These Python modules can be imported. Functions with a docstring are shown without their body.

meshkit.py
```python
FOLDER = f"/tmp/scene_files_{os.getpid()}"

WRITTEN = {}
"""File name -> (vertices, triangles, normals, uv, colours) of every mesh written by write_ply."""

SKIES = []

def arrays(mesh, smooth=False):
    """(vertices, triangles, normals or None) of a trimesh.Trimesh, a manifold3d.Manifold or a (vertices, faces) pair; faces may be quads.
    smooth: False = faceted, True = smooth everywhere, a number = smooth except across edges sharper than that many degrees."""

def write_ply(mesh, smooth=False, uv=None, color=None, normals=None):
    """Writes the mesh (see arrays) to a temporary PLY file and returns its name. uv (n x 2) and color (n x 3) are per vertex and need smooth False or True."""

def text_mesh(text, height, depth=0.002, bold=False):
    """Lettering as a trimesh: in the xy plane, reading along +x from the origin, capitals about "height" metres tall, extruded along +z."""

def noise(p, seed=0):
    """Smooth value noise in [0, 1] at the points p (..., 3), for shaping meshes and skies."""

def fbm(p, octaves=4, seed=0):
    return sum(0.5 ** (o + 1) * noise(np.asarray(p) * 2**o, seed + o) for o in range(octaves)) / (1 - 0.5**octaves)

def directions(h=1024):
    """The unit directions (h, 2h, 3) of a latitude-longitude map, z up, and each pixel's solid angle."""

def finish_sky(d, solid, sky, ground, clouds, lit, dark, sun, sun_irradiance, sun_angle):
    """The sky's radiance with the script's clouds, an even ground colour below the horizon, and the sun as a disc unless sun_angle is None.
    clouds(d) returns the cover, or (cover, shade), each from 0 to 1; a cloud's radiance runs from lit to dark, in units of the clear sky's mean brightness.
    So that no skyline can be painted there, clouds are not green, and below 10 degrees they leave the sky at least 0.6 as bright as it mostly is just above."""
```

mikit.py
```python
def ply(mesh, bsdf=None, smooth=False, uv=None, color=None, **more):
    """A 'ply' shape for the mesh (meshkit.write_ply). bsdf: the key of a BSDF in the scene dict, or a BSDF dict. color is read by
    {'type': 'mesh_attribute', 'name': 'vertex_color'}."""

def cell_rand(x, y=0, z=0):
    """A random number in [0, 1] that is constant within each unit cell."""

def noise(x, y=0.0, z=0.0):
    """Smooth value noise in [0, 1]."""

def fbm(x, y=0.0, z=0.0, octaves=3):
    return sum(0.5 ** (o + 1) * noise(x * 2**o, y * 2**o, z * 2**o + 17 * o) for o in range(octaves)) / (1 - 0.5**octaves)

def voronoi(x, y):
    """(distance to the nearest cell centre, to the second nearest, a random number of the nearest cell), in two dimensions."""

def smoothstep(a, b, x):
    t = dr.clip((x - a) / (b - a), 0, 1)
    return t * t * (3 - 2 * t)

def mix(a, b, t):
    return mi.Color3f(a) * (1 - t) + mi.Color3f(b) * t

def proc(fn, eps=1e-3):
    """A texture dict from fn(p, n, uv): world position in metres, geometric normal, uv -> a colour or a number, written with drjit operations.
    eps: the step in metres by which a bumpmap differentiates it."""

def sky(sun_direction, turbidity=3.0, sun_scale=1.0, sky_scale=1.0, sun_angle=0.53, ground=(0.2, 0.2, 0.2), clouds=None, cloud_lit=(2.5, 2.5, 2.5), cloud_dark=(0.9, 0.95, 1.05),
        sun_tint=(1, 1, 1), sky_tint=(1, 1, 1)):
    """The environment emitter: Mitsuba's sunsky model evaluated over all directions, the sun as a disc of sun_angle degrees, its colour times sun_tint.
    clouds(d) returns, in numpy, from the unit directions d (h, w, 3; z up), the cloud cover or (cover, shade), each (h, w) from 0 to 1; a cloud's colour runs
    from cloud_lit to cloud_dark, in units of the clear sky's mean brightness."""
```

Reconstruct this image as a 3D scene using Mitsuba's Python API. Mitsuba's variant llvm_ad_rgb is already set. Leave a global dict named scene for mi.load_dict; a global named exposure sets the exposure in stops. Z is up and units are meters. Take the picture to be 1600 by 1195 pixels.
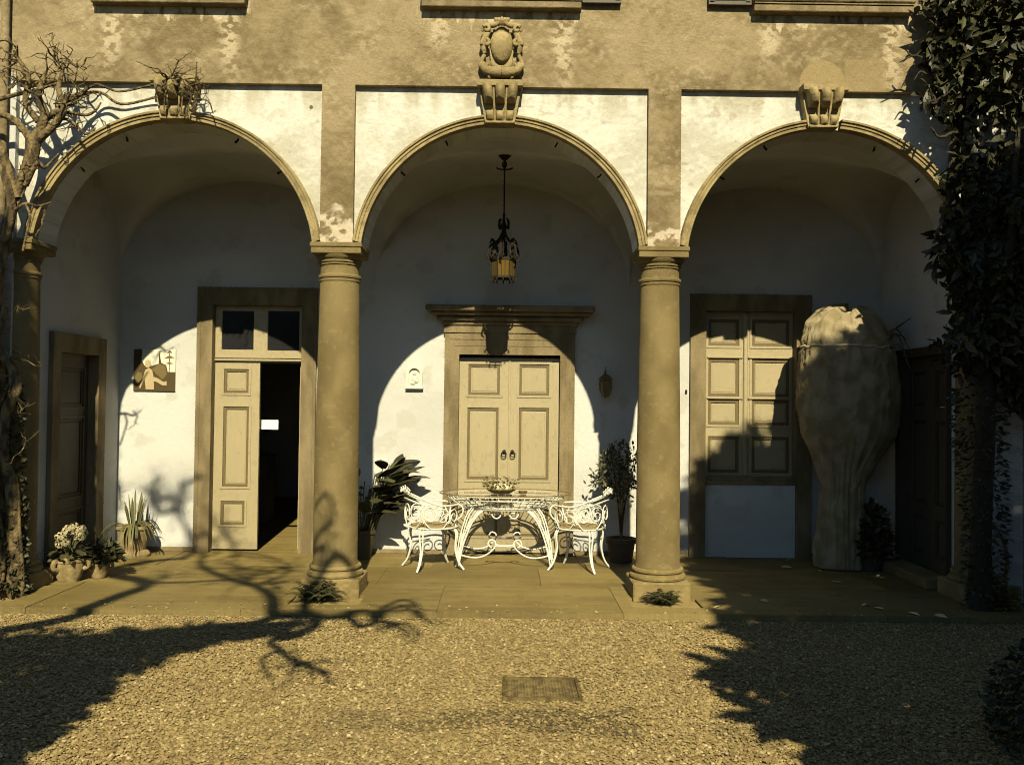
import math
import numpy as np
import trimesh
import drjit as dr
import mitsuba as mi
import shapely
from shapely import affinity
from shapely.geometry import Polygon, box as sbox, Point
import mikit
from mikit import proc, fbm, noise, mix, smoothstep, voronoi
import meshkit

T = mi.ScalarTransform4f
PI = math.pi
scene, labels = {"type": "scene"}, {}

# ------------------------------------------------------------------ camera, sky, exposure
F_PX, PITCH, YAW, ROLL, DIST, EYE = 1407.16, 0.0239218, 0.0064743, 0.0114835, 7.9801, 1.70
_cp, _sp, _cy, _sy, _cr, _sr = math.cos(PITCH), math.sin(PITCH), math.cos(YAW), math.sin(YAW), math.cos(ROLL), math.sin(ROLL)
FWD = np.array([_sy * _cp, _cy * _cp, _sp])
_r = np.array([_cy, -_sy, 0.0])
_u = np.cross(_r, FWD)
RIGHT, UP = _cr * _r + _sr * _u, -_sr * _r + _cr * _u
CAM = np.array([0.0, -DIST, EYE])


def at(px, py, Y):
    """the point at depth Y that a survey mark on the 1600 x 1195 photograph stands for"""
    v = (px - 800) / F_PX * RIGHT - (py - 597.5) / F_PX * UP + FWD
    return CAM + (Y + DIST) / v[1] * v


def foot(px, py, z=0.0):
    v = (px - 800) / F_PX * RIGHT - (py - 597.5) / F_PX * UP + FWD
    return CAM + (z - EYE) / v[2] * v


scene["camera"] = {"type": "perspective", "fov": 2 * math.degrees(math.atan(800 / F_PX)), "fov_axis": "x", "near_clip": 0.05, "far_clip": 400.0,
                   "to_world": T().look_at(origin=CAM.tolist(), target=(CAM + FWD).tolist(), up=UP.tolist())}
SUN = (0.074, -1.0, 0.72)
scene["daylight"] = mikit.sky(SUN, turbidity=3.0, sun_scale=1.0, sky_scale=0.44, ground=(0.10, 0.09, 0.05), sun_tint=(0.92, 1.02, 1.0), sky_tint=(0.80, 1.0, 1.15))
exposure = 3.1

# ------------------------------------------------------------------ helpers


class MB:
    """collects pieces into one mesh"""

    def __init__(self):
        self.v, self.f, self.c, self.n = [], [], [], 0

    def add(self, v, f, c=None):
        v = np.asarray(v, float).reshape(-1, 3)
        f = np.asarray(f, int)
        if f.shape[1] == 4:
            f = np.vstack([f[:, [0, 1, 2]], f[:, [0, 2, 3]]])
        self.v.append(v)
        self.f.append(f + self.n)
        self.c.append(np.broadcast_to(np.asarray(c if c is not None else (1, 1, 1), float), v.shape))
        self.n += len(v)
        return self

    def tm(self, m):
        return self.add(m.vertices, m.faces)

    def mesh(self):
        return np.vstack(self.v), np.vstack(self.f)

    def col(self):
        return np.vstack(self.c)

    # box with chamfered edges b
    def box(self, x0, x1, y0, y1, z0, z1, b=0.0):
        if b <= 0:
            v = [[x, y, z] for x in (x0, x1) for y in (y0, y1) for z in (z0, z1)]
            return self.add(v, [[0, 1, 3], [0, 3, 2], [4, 6, 7], [4, 7, 5], [0, 4, 5], [0, 5, 1], [2, 3, 7], [2, 7, 6], [0, 2, 6], [0, 6, 4], [1, 5, 7], [1, 7, 3]])
        pts = []
        for x, sx in ((x0, 1), (x1, -1)):
            for y, sy in ((y0, 1), (y1, -1)):
                for z, sz in ((z0, 1), (z1, -1)):
                    pts += [[x + sx * b, y + sy * b, z], [x + sx * b, y, z + sz * b], [x, y + sy * b, z + sz * b]]
        h = trimesh.Trimesh(pts, process=False).convex_hull
        return self.add(h.vertices, h.faces)

    def lathe(self, prof, cx, cy, n=40, a0=0.0, a1=2 * PI):
        prof = np.asarray(prof, float)
        full = abs(a1 - a0 - 2 * PI) < 1e-6
        k = n if full else n + 1
        a = a0 + (a1 - a0) * np.arange(k) / n
        v = np.stack([cx + prof[:, 0][:, None] * np.cos(a), cy + prof[:, 0][:, None] * np.sin(a), np.repeat(prof[:, 1][:, None], k, 1)], -1)
        m = len(prof)
        i, j = np.meshgrid(np.arange(m - 1), np.arange(n), indexing="ij")
        j2 = (j + 1) % k
        f = np.stack([i * k + j, i * k + j2, (i + 1) * k + j2, (i + 1) * k + j], -1).reshape(-1, 4)
        return self.add(v, f)

    def tube(self, path, rad, n=7, smooth=0, c=None, cap=True):
        p = np.asarray(path, float)
        r = np.broadcast_to(np.asarray(rad, float), (len(p),)).copy() if np.ndim(rad) == 0 or len(np.atleast_1d(rad)) == len(p) else np.interp(np.linspace(0, 1, len(p)), np.linspace(0, 1, len(rad)), rad)
        if smooth:
            p, r = catmull(p, r, smooth)
        v, f = tube_mesh(p, r, n, cap)
        return self.add(v, f, c)

    def trunk(self, path, rad, n=20, smooth=6, seed=0, rough=0.22, strands=0):
        """a tube with fibrous ridges running along it, and strands wound about it"""
        p, r = catmull(np.asarray(path, float), np.asarray(rad, float), smooth)
        v, f = tube_mesh(p, r, n, False)
        a = np.tile(np.arange(n) * 2 * PI / n, len(p))
        t = np.repeat(np.arange(len(p)) / smooth, n)
        tw = a + 0.5 * t
        q = np.stack([np.cos(tw) * 2.6, np.sin(tw) * 2.6, t * 0.7 + seed], 1)
        c = np.repeat(p, n, 0)
        k = 1 + rough * 2.4 * (meshkit.fbm(q, 4, seed) - 0.5)
        self.add(c + (v - c) * k[:, None], f)
        tt = np.gradient(p, axis=0)
        for s in range(strands):
            ph = s * 2 * PI / strands + 0.9 * np.arange(len(p)) / smooth + 0.8 * np.sin(np.arange(len(p)) * 0.23 + s)
            off = v.reshape(len(p), n, 3)
            idx = ((ph / (2 * PI)) * n) % n
            i0 = np.floor(idx).astype(int) % n
            w = (idx - np.floor(idx))[:, None]
            ring = off[np.arange(len(p)), i0] * (1 - w) + off[np.arange(len(p)), (i0 + 1) % n] * w
            self.tube(p + (ring - p) * 1.02, r * (0.20 + 0.10 * ((s * 7) % 3)), 8)
        return self

    def prism(self, poly, y0, y1, axis="y"):
        """polygon in (x, z) extruded along y; axis 'z': polygon in (x, y) extruded along z; axis 'x': polygon in (y, z)"""
        for g in getattr(poly, "geoms", [poly]):
            if g.is_empty or g.geom_type != "Polygon":
                continue
            m = trimesh.creation.extrude_polygon(g, y1 - y0, engine="earcut")
            v = np.array(m.vertices)
            if axis == "y":
                v = np.stack([v[:, 0], y0 + v[:, 2], v[:, 1]], 1)
                self.add(v, np.array(m.faces)[:, ::-1])
            elif axis == "x":
                v = np.stack([y0 + v[:, 2], v[:, 0], v[:, 1]], 1)
                self.add(v, m.faces)
            else:
                v = np.stack([v[:, 0], v[:, 1], y0 + v[:, 2]], 1)
                self.add(v, m.faces)
        return self


def catmull(p, r, k):
    p = np.vstack([2 * p[0] - p[1], p, 2 * p[-1] - p[-2]])
    r = np.r_[r[0], r, r[-1]]
    out, ro = [], []
    t = np.linspace(0, 1, k, endpoint=False)[:, None]
    for i in range(1, len(p) - 2):
        a, b, c, d = p[i - 1], p[i], p[i + 1], p[i + 2]
        out.append(0.5 * (2 * b + (c - a) * t + (2 * a - 5 * b + 4 * c - d) * t**2 + (-a + 3 * b - 3 * c + d) * t**3))
        ro.append(r[i] + (r[i + 1] - r[i]) * t[:, 0])
    return np.vstack(out + [p[-2][None]]), np.r_[np.concatenate(ro), r[-2]]


def tube_mesh(p, r, n=7, cap=True):
    t = np.gradient(p, axis=0)
    t /= np.linalg.norm(t, axis=1, keepdims=True) + 1e-12
    u = np.cross(t[0], [0.31, 0.2, 0.93] if abs(t[0][2]) < 0.8 else [1, 0.1, 0])
    us = []
    for k in range(len(p)):
        u = u - t[k] * (u @ t[k])
        u = u / (np.linalg.norm(u) + 1e-12)
        us.append(u)
    us = np.array(us)
    w = np.cross(t, us)
    a = np.arange(n) * 2 * PI / n
    v = p[:, None] + r[:, None, None] * (us[:, None] * np.cos(a)[None, :, None] + w[:, None] * np.sin(a)[None, :, None])
    i, j = np.meshgrid(np.arange(len(p) - 1), np.arange(n), indexing="ij")
    j2 = (j + 1) % n
    f = np.stack([i * n + j, i * n + j2, (i + 1) * n + j2, (i + 1) * n + j], -1).reshape(-1, 4)
    f = np.vstack([f[:, [0, 1, 2]], f[:, [0, 2, 3]]])
    v = v.reshape(-1, 3)
    if cap:
        m = len(v)
        v = np.vstack([v, p[0], p[-1]])
        e = (len(p) - 1) * n
        jj = np.arange(n)
        f = np.vstack([f, np.stack([jj * 0 + m, (jj + 1) % n, jj], 1), np.stack([jj * 0 + m + 1, e + jj, e + (jj + 1) % n], 1)])
    return v, f


used = {}


def put(key, mesh, mat, smooth=False, color=None, label=None, cat=None, group=None, kind=None):
    """one entry of the scene; a key that is taken gets the next number"""
    k = key
    if k in scene or k in used:
        used[key] = used.get(key, 0) + 1
        k = f"{key}_{used[key]:03d}"
        while k in scene:
            used[key] += 1
            k = f"{key}_{used[key]:03d}"
    used.setdefault(k, 0)
    col = None
    if isinstance(mesh, MB):
        if color:
            col = mesh.col()
        mesh = mesh.mesh()
    scene[k] = mikit.ply(mesh, mat, smooth=smooth, color=col)
    tag(k, label, cat, group, kind)
    return k


def tag(k, label=None, cat=None, group=None, kind=None):
    d = {n: x for n, x in (("label", label), ("category", cat), ("group", group), ("kind", kind)) if x}
    if d:
        labels[k] = d


def thing(key, label, cat, group=None):
    k = key
    while k in used:
        used[key] += 1
        k = f"{key}_{used[key]:03d}"
    used.setdefault(k, 0)
    used.setdefault(key, 0)
    tag(k, label, cat, group)
    return k


def leaves(mb, pos, direc, nrm, length, width, col, fold=0.25, droop=0.15, seg=2):
    """kite-shaped folded leaves, all at once"""
    pos, d, n = (np.asarray(a, float) for a in (pos, direc, nrm))
    d, n = np.broadcast_to(d, pos.shape), np.broadcast_to(n, pos.shape)
    d = d / (np.linalg.norm(d, axis=1, keepdims=True) + 1e-9)
    s = np.cross(d, n)
    s /= np.linalg.norm(s, axis=1, keepdims=True) + 1e-9
    n = np.cross(s, d)
    L, Wd = np.broadcast_to(length, (len(pos),))[:, None], np.broadcast_to(width, (len(pos),))[:, None]
    prof = ((0.0, 0.06), (0.28, 0.42), (0.6, 0.46), (1.0, 0.0)) if seg == 2 else ((0.0, 0.05), (0.45, 0.5), (1.0, 0.0))
    V = []
    for t, w in prof:
        mid = pos + d * L * t - n * L * droop * t * t
        if w == 0:
            V.append(mid)
        else:
            V += [mid + s * Wd * w + n * Wd * w * fold, mid, mid - s * Wd * w + n * Wd * w * fold]
    k = len(V)
    v = np.stack(V, 1)
    f = []
    m = len(prof)
    for i in range(m - 2):
        a, b = 3 * i, 3 * i + 3
        f += [[a, a + 1, b + 1], [a, b + 1, b], [a + 1, a + 2, b + 2], [a + 1, b + 2, b + 1]]
    a = 3 * (m - 2)
    f += [[a, a + 1, k - 1], [a + 1, a + 2, k - 1]]
    f = (np.array(f)[None] + (np.arange(len(pos)) * k)[:, None, None]).reshape(-1, 3)
    c = np.repeat(np.broadcast_to(np.asarray(col, float), (len(pos), 3)), k, 0)
    return mb.add(v.reshape(-1, 3), f, c)


# ------------------------------------------------------------------ materials


def mat(key, color, rough=0.8, bump=None, bump_scale=1.0, spec=0.3, **more):
    b = {"type": "principled", "base_color": color if isinstance(color, dict) else {"type": "rgb", "value": list(color)}, "roughness": rough, "specular": spec, **more}
    if bump is not None:
        b = {"type": "bumpmap", "arbitrary": bump, "scale": bump_scale, "bsdf": b}
    scene[key] = {"type": "twosided", "bsdf": b}
    return key


VC = {"type": "mesh_attribute", "name": "vertex_color"}


def f_interior(p, n, uv):
    a = fbm(p.x * 1.3, p.y * 1.3, p.z * 1.3, 4)
    b = noise(p.x * 60, p.y * 60, p.z * 60)
    s = smoothstep(0.60, 0.70, fbm(p.x * 4.5, p.y * 4.5, p.z * 4.0, 4))
    c = mix((0.294, 0.293, 0.269), (0.345, 0.344, 0.322), smoothstep(0.3, 0.7, a))
    return mix(c, mi.Color3f(0.248, 0.242, 0.206), 0.45 * s) * (0.95 + 0.08 * b)


def f_spandrel(p, n, uv):
    a = fbm(p.x * 2.3, 0, p.z * 2.3, 4)
    st = fbm(p.x * 9, 3.0, p.z * 1.2, 4)
    g = noise(p.x * 70, 0, p.z * 70)
    m = fbm(p.x * 26, 4.0, p.z * 26, 3)
    sp = smoothstep(0.52, 0.66, fbm(p.x * 6, 7.0, p.z * 7, 4)) * smoothstep(0.40, 0.62, m)
    c = mix((0.271, 0.259, 0.207), (0.354, 0.348, 0.305), smoothstep(0.30, 0.58, a * 0.7 + m * 0.3))
    c = mix(c, mi.Color3f(0.202, 0.182, 0.122), 0.30 * sp)
    fine = smoothstep(0.60, 0.72, fbm(p.x * 14, 1.0, p.z * 16, 4))
    c = mix(c, mi.Color3f(0.175, 0.150, 0.094), 0.45 * fine * smoothstep(0.40, 0.6, fbm(p.x * 1.9, 8.0, p.z * 2.1, 2)))
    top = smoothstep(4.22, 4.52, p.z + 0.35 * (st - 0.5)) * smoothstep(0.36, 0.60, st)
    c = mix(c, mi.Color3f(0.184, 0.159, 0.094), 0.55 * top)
    return c * (0.90 + 0.15 * g)


SILLS = ((-3.03, 0.69), (-0.08, 0.72), (2.87, 0.72))


def f_ochre(p, n, uv):
    wx = p.x + 0.35 * (noise(p.x * 2.1, 3.0, p.z * 2.1) - 0.5)
    wz = p.z + 0.35 * (noise(p.x * 2.3, 9.0, p.z * 2.3) - 0.5)
    a = fbm(wx * 1.0, 0, wz * 1.2, 3)
    b = fbm(wx * 4.5, 2.0, wz * 4.5, 4)
    m = fbm(p.x * 22, 0, p.z * 22, 4)
    g = noise(p.x * 95, p.y * 95, p.z * 95)
    tone = smoothstep(0.31, 0.69, 0.40 * a + 0.35 * b + 0.25 * m)
    c = mix((0.086, 0.063, 0.027), (0.172, 0.135, 0.074), tone)
    pale = mi.Color3f(0.282, 0.236, 0.154)
    run = mi.Float(0)
    for cx, hw in SILLS:   # lime runs washed down from the window sills, ragged
        under = smoothstep(hw + 0.06, hw - 0.04, dr.abs(p.x - cx + 0.05 * (m - 0.5)))
        drip = fbm(p.x * 17 + cx, 1.0, p.z * 2.2, 4)
        low = 5.19 - p.z
        r1 = smoothstep(0.0, 0.05, 0.30 * (drip - 0.30) - 0.9 * low * (0.6 + m)) * smoothstep(0.34, 0.50, drip)
        edge = smoothstep(0.13, 0.03, dr.abs(dr.abs(p.x - cx) - (hw - 0.17) + 0.08 * (b - 0.5)))
        r2 = edge * smoothstep(0.75, 0.25, low / (0.35 + 0.9 * noise(p.x * 6, 3.0, 1.0))) * smoothstep(0.36, 0.56, m)
        run = dr.maximum(run, under * dr.maximum(r1, r2 * 0.75))
    c = mix(c, pale, run)
    fl = 0.7 * smoothstep(0.50, 0.72, m) * smoothstep(0.50, 0.66, fbm(p.x * 2.4, 9.0, p.z * 2.4, 3))
    c = mix(c, pale, 0.3 * fl)
    foot_ = smoothstep(0.0, 0.10, 3.38 - p.z + 0.5 * (fbm(p.x * 6, 4.0, p.z * 6, 4) - 0.5)) * smoothstep(0.34, 0.54, fbm(p.x * 15, 6.0, p.z * 14, 3)) * smoothstep(3.0, 3.05, p.z)
    c = mix(c, mi.Color3f(0.332, 0.283, 0.207), 0.85 * foot_)
    rp = smoothstep(0.205, 0.190, dr.sqrt(dr.square(p.x - 2.80) + dr.square((p.z - 4.60) * 0.95)) + 0.03 * (b - 0.5)) * smoothstep(4.53, 4.54, p.z)
    sq = smoothstep(0.02, 0.0, dr.maximum(dr.abs(p.x - 3.19) - 0.17, dr.abs(p.z - 4.66) - 0.14) + 0.04 * (b - 0.5))
    c = mix(c, mi.Color3f(0.166, 0.126, 0.060), 0.9 * dr.maximum(rp, 0.7 * sq))
    return c * (0.84 + 0.30 * g)


def f_stone(p, n, uv):
    a = fbm(p.x * 5, p.y * 5, p.z * 3, 4)
    g = noise(p.x * 160, p.y * 160, p.z * 160)
    s = smoothstep(0.62, 0.70, fbm(p.x * 21, p.y * 21, p.z * 21, 3))
    c = mix((0.089, 0.065, 0.023), (0.124, 0.093, 0.037), smoothstep(0.3, 0.7, a))
    return mix(c, mi.Color3f(0.159, 0.122, 0.056), 0.35 * s) * (0.88 + 0.2 * g)


def f_pale_stone(p, n, uv):
    a = fbm(p.x * 6, p.y * 6, p.z * 6, 4)
    g = noise(p.x * 120, p.y * 120, p.z * 120)
    s = smoothstep(0.55, 0.68, fbm(p.x * 18, p.y * 18, p.z * 14, 3))
    return mix(mix((0.146, 0.112, 0.048), (0.210, 0.164, 0.076), smoothstep(0.3, 0.7, a)), mi.Color3f(0.095, 0.070, 0.027), 0.5 * s) * (0.9 + 0.16 * g)


def f_jamb(p, n, uv):
    a = fbm(p.x * 9, p.y * 9, p.z * 2.2, 4)
    g = noise(p.x * 90, p.y * 90, p.z * 60)
    return mix((0.086, 0.065, 0.030), (0.143, 0.111, 0.058), smoothstep(0.3, 0.7, a)) * (0.88 + 0.2 * g)


def f_door(p, n, uv):
    g = fbm(p.x * 70, p.y * 70, p.z * 4, 3)
    a = fbm(p.x * 3, p.y * 3, p.z * 2, 3)
    w = smoothstep(0.66, 0.72, fbm(p.x * 23, p.y * 23, p.z * 9, 3))
    c = mix((0.197, 0.164, 0.093), (0.226, 0.189, 0.110), a)
    return mix(c * (0.95 + 0.1 * g), mi.Color3f(0.131, 0.103, 0.053), 0.25 * w)


def f_floor(p, n, uv):
    a = fbm(p.x * 1.6, p.y * 1.6, 0, 4)
    st = fbm(p.x * 1.2, p.y * 14, 2.0, 4)
    g = noise(p.x * 150, p.y * 150, 0)
    d = smoothstep(0.58, 0.70, fbm(p.x * 7, p.y * 11, 5.0, 4))
    c = mix((0.085, 0.062, 0.018), (0.121, 0.090, 0.029), smoothstep(0.3, 0.7, a * 0.6 + st * 0.4))
    return mix(c, mi.Color3f(0.058, 0.043, 0.014), 0.28 * d) * (0.86 + 0.24 * g)


def f_soil(p, n, uv):
    a = fbm(p.x * 4, p.y * 4, 0, 4)
    g = noise(p.x * 140, p.y * 140, 0)
    return mix((0.115, 0.084, 0.030), (0.155, 0.118, 0.046), a) * (0.75 + 0.45 * g)


def f_bark(p, n, uv):
    a = fbm(p.x * 30, p.y * 30, p.z * 9, 4)
    return mix((0.026, 0.018, 0.007), (0.121, 0.088, 0.038), smoothstep(0.3, 0.72, a))


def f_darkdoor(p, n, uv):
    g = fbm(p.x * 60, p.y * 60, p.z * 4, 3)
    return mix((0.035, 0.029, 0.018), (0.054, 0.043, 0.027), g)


def f_fleece(p, n, uv):
    a = fbm(p.x * 9, p.y * 9, p.z * 6, 4)
    w = fbm(p.x * 130, p.y * 130, p.z * 130, 2)
    return mix((0.228, 0.184, 0.100), (0.351, 0.297, 0.190), smoothstep(0.3, 0.7, a)) * (0.85 + 0.3 * w)


def f_terra(p, n, uv):
    a = fbm(p.x * 16, p.y * 16, p.z * 12, 4)
    return mix((0.121, 0.088, 0.036), (0.198, 0.150, 0.070), smoothstep(0.3, 0.7, a))


def f_darkplaster(p, n, uv):
    a = fbm(p.x * 2.5, p.y * 2.5, p.z * 2.5, 4)
    return mix((0.064, 0.052, 0.033), (0.095, 0.078, 0.051), a)


def b_rough(s):
    return proc(lambda p, n, uv: fbm(p.x * s, p.y * s, p.z * s, 3), eps=0.3 / s)


mat("m_interior", proc(f_interior), 0.9, b_rough(35.0), 0.004)
mat("m_spandrel", proc(f_spandrel), 0.9, b_rough(28.0), 0.010)
mat("m_ochre", proc(f_ochre), 0.92, b_rough(60.0), 0.006)
mat("m_stone", proc(f_stone), 0.85, b_rough(90.0), 0.004)
mat("m_pale_stone", proc(f_pale_stone), 0.85, b_rough(60.0), 0.005)
mat("m_base_stone", proc(lambda p, n, uv: f_stone(p, n, uv) * 1.25), 0.88, b_rough(45.0), 0.010)
mat("m_shaded_bark", (0.023, 0.019, 0.011), 0.9, b_rough(50.0), 0.02)  # shade on the right-hand trunk, put into its bark colour
mat("m_jamb", proc(f_jamb), 0.85, b_rough(50.0), 0.005)
mat("m_door", proc(f_door), 0.45, b_rough(25.0), 0.002)
mat("m_moulding", (0.079, 0.058, 0.022), 0.5)
mat("m_floor", proc(f_floor), 0.7, b_rough(60.0), 0.005)
mat("m_floor_a", proc(lambda p, n, uv: f_floor(p + mi.Vector3f(3.1, 0.7, 0), n, uv) * 0.90), 0.7, b_rough(60.0), 0.005)
mat("m_floor_b", proc(lambda p, n, uv: f_floor(p + mi.Vector3f(7.7, 1.9, 0), n, uv) * mi.Color3f(1.06, 1.07, 1.12)), 0.7, b_rough(60.0), 0.005)
mat("m_soil", proc(f_soil), 0.95, b_rough(60.0), 0.02)
mat("m_bark", proc(f_bark), 0.9, b_rough(60.0), 0.02)
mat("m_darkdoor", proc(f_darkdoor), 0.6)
mat("m_darkmould", (0.032, 0.023, 0.013), 0.6)
mat("m_iron", (0.014, 0.011, 0.007), 0.65, spec=0.12)
mat("m_white_iron", (0.427, 0.420, 0.350), 0.42)
mat("m_brass", (0.286, 0.174, 0.042), 0.4, metallic=0.7)
scene["m_fleece"] = {"type": "principledthin", "base_color": proc(f_fleece), "roughness": 0.9, "spec_trans": 0.0, "diff_trans": 0.75, "eta": 1.3}
mat("m_cord", (0.36, 0.31, 0.19), 0.9)
mat("m_terra", proc(f_terra), 0.85, b_rough(50.0), 0.006)
mat("m_dark_pot", (0.038, 0.029, 0.017), 0.7)
mat("m_darkplaster", proc(f_darkplaster), 0.95, b_rough(30.0), 0.01)
mat("m_cushion", (0.153, 0.117, 0.056), 0.9)
mat("m_card", (0.584, 0.571, 0.466), 0.7)
mat("m_lead", (0.101, 0.068, 0.025), 0.6)
mat("m_grate", proc(lambda p, n, uv: mix((0.042, 0.029, 0.008), (0.085, 0.062, 0.020), smoothstep(0.35, 0.7, fbm(p.x * 26, p.y * 26, 0, 4)))), 0.75)
mat("m_tile_glaze", (0.385, 0.379, 0.304), 0.4)
mat("m_tile_dark", (0.045, 0.031, 0.012), 0.4)
mat("m_tile_mid", (0.095, 0.070, 0.027), 0.4)
mat("m_tile_skin", (0.266, 0.210, 0.114), 0.4)
mat("m_gravel", VC, 0.85)
mat("m_leaf", VC, 0.55, spec=0.32)
mat("m_flower", VC, 0.8)
scene["m_amber_glass"] = {"type": "twosided", "bsdf": {"type": "principledthin", "base_color": {"type": "rgb", "value": [0.15, 0.10, 0.024]}, "roughness": 0.5, "diff_trans": 1.1, "spec_trans": 0.0, "eta": 1.4}}
scene["m_amber_glass"] = scene["m_amber_glass"]["bsdf"]
scene["m_pane"] = {"type": "thindielectric", "int_ior": 1.5}
mat("m_black_glass", (0.012, 0.012, 0.013), 0.08, spec=0.5)

# ------------------------------------------------------------------ main dimensions
BAY = 2.912
COLS = [-1.523 - BAY, -1.523, 1.389, 1.389 + BAY]
ARCH_X = [0.5 * (a + b) for a, b in zip(COLS[:-1], COLS[1:])]
R_ARCH, Z_ARCH = 1.25, 2.952
Z_AB = 3.118          # abacus top
Z_PANEL = 4.53
BACK = 2.25           # back wall of the loggia
XL, XR = -4.386, 4.246  # side walls
DEEP = 0.42           # thickness of the arcade wall
H = "arcaded_house"
tag(H, "ochre plastered house front with three round arches on stone columns", "house")

# ------------------------------------------------------------------ ground
gz = -0.045
g = MB()
n = 81
xs, ys = np.meshgrid(np.r_[-60, np.linspace(-8, 8, 121), 60], np.r_[-60, np.linspace(-9, -0.5, 81), 12], indexing="ij")
zz = gz - 0.012 + 0.012 * (meshkit.fbm(np.stack([xs * 1.5, ys * 1.5, xs * 0], -1), 3) - 0.5)
m0, m1 = xs.shape
i, j = np.meshgrid(np.arange(m0 - 1), np.arange(m1 - 1), indexing="ij")
g.add(np.stack([xs, ys, zz], -1), np.stack([i * m1 + j, (i + 1) * m1 + j, (i + 1) * m1 + j + 1, i * m1 + j + 1], -1).reshape(-1, 4))
put("ground", g, "m_soil", smooth=True, kind="structure")

# loose gravel, each stone a squashed icosahedron
EDGE = -0.57


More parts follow.
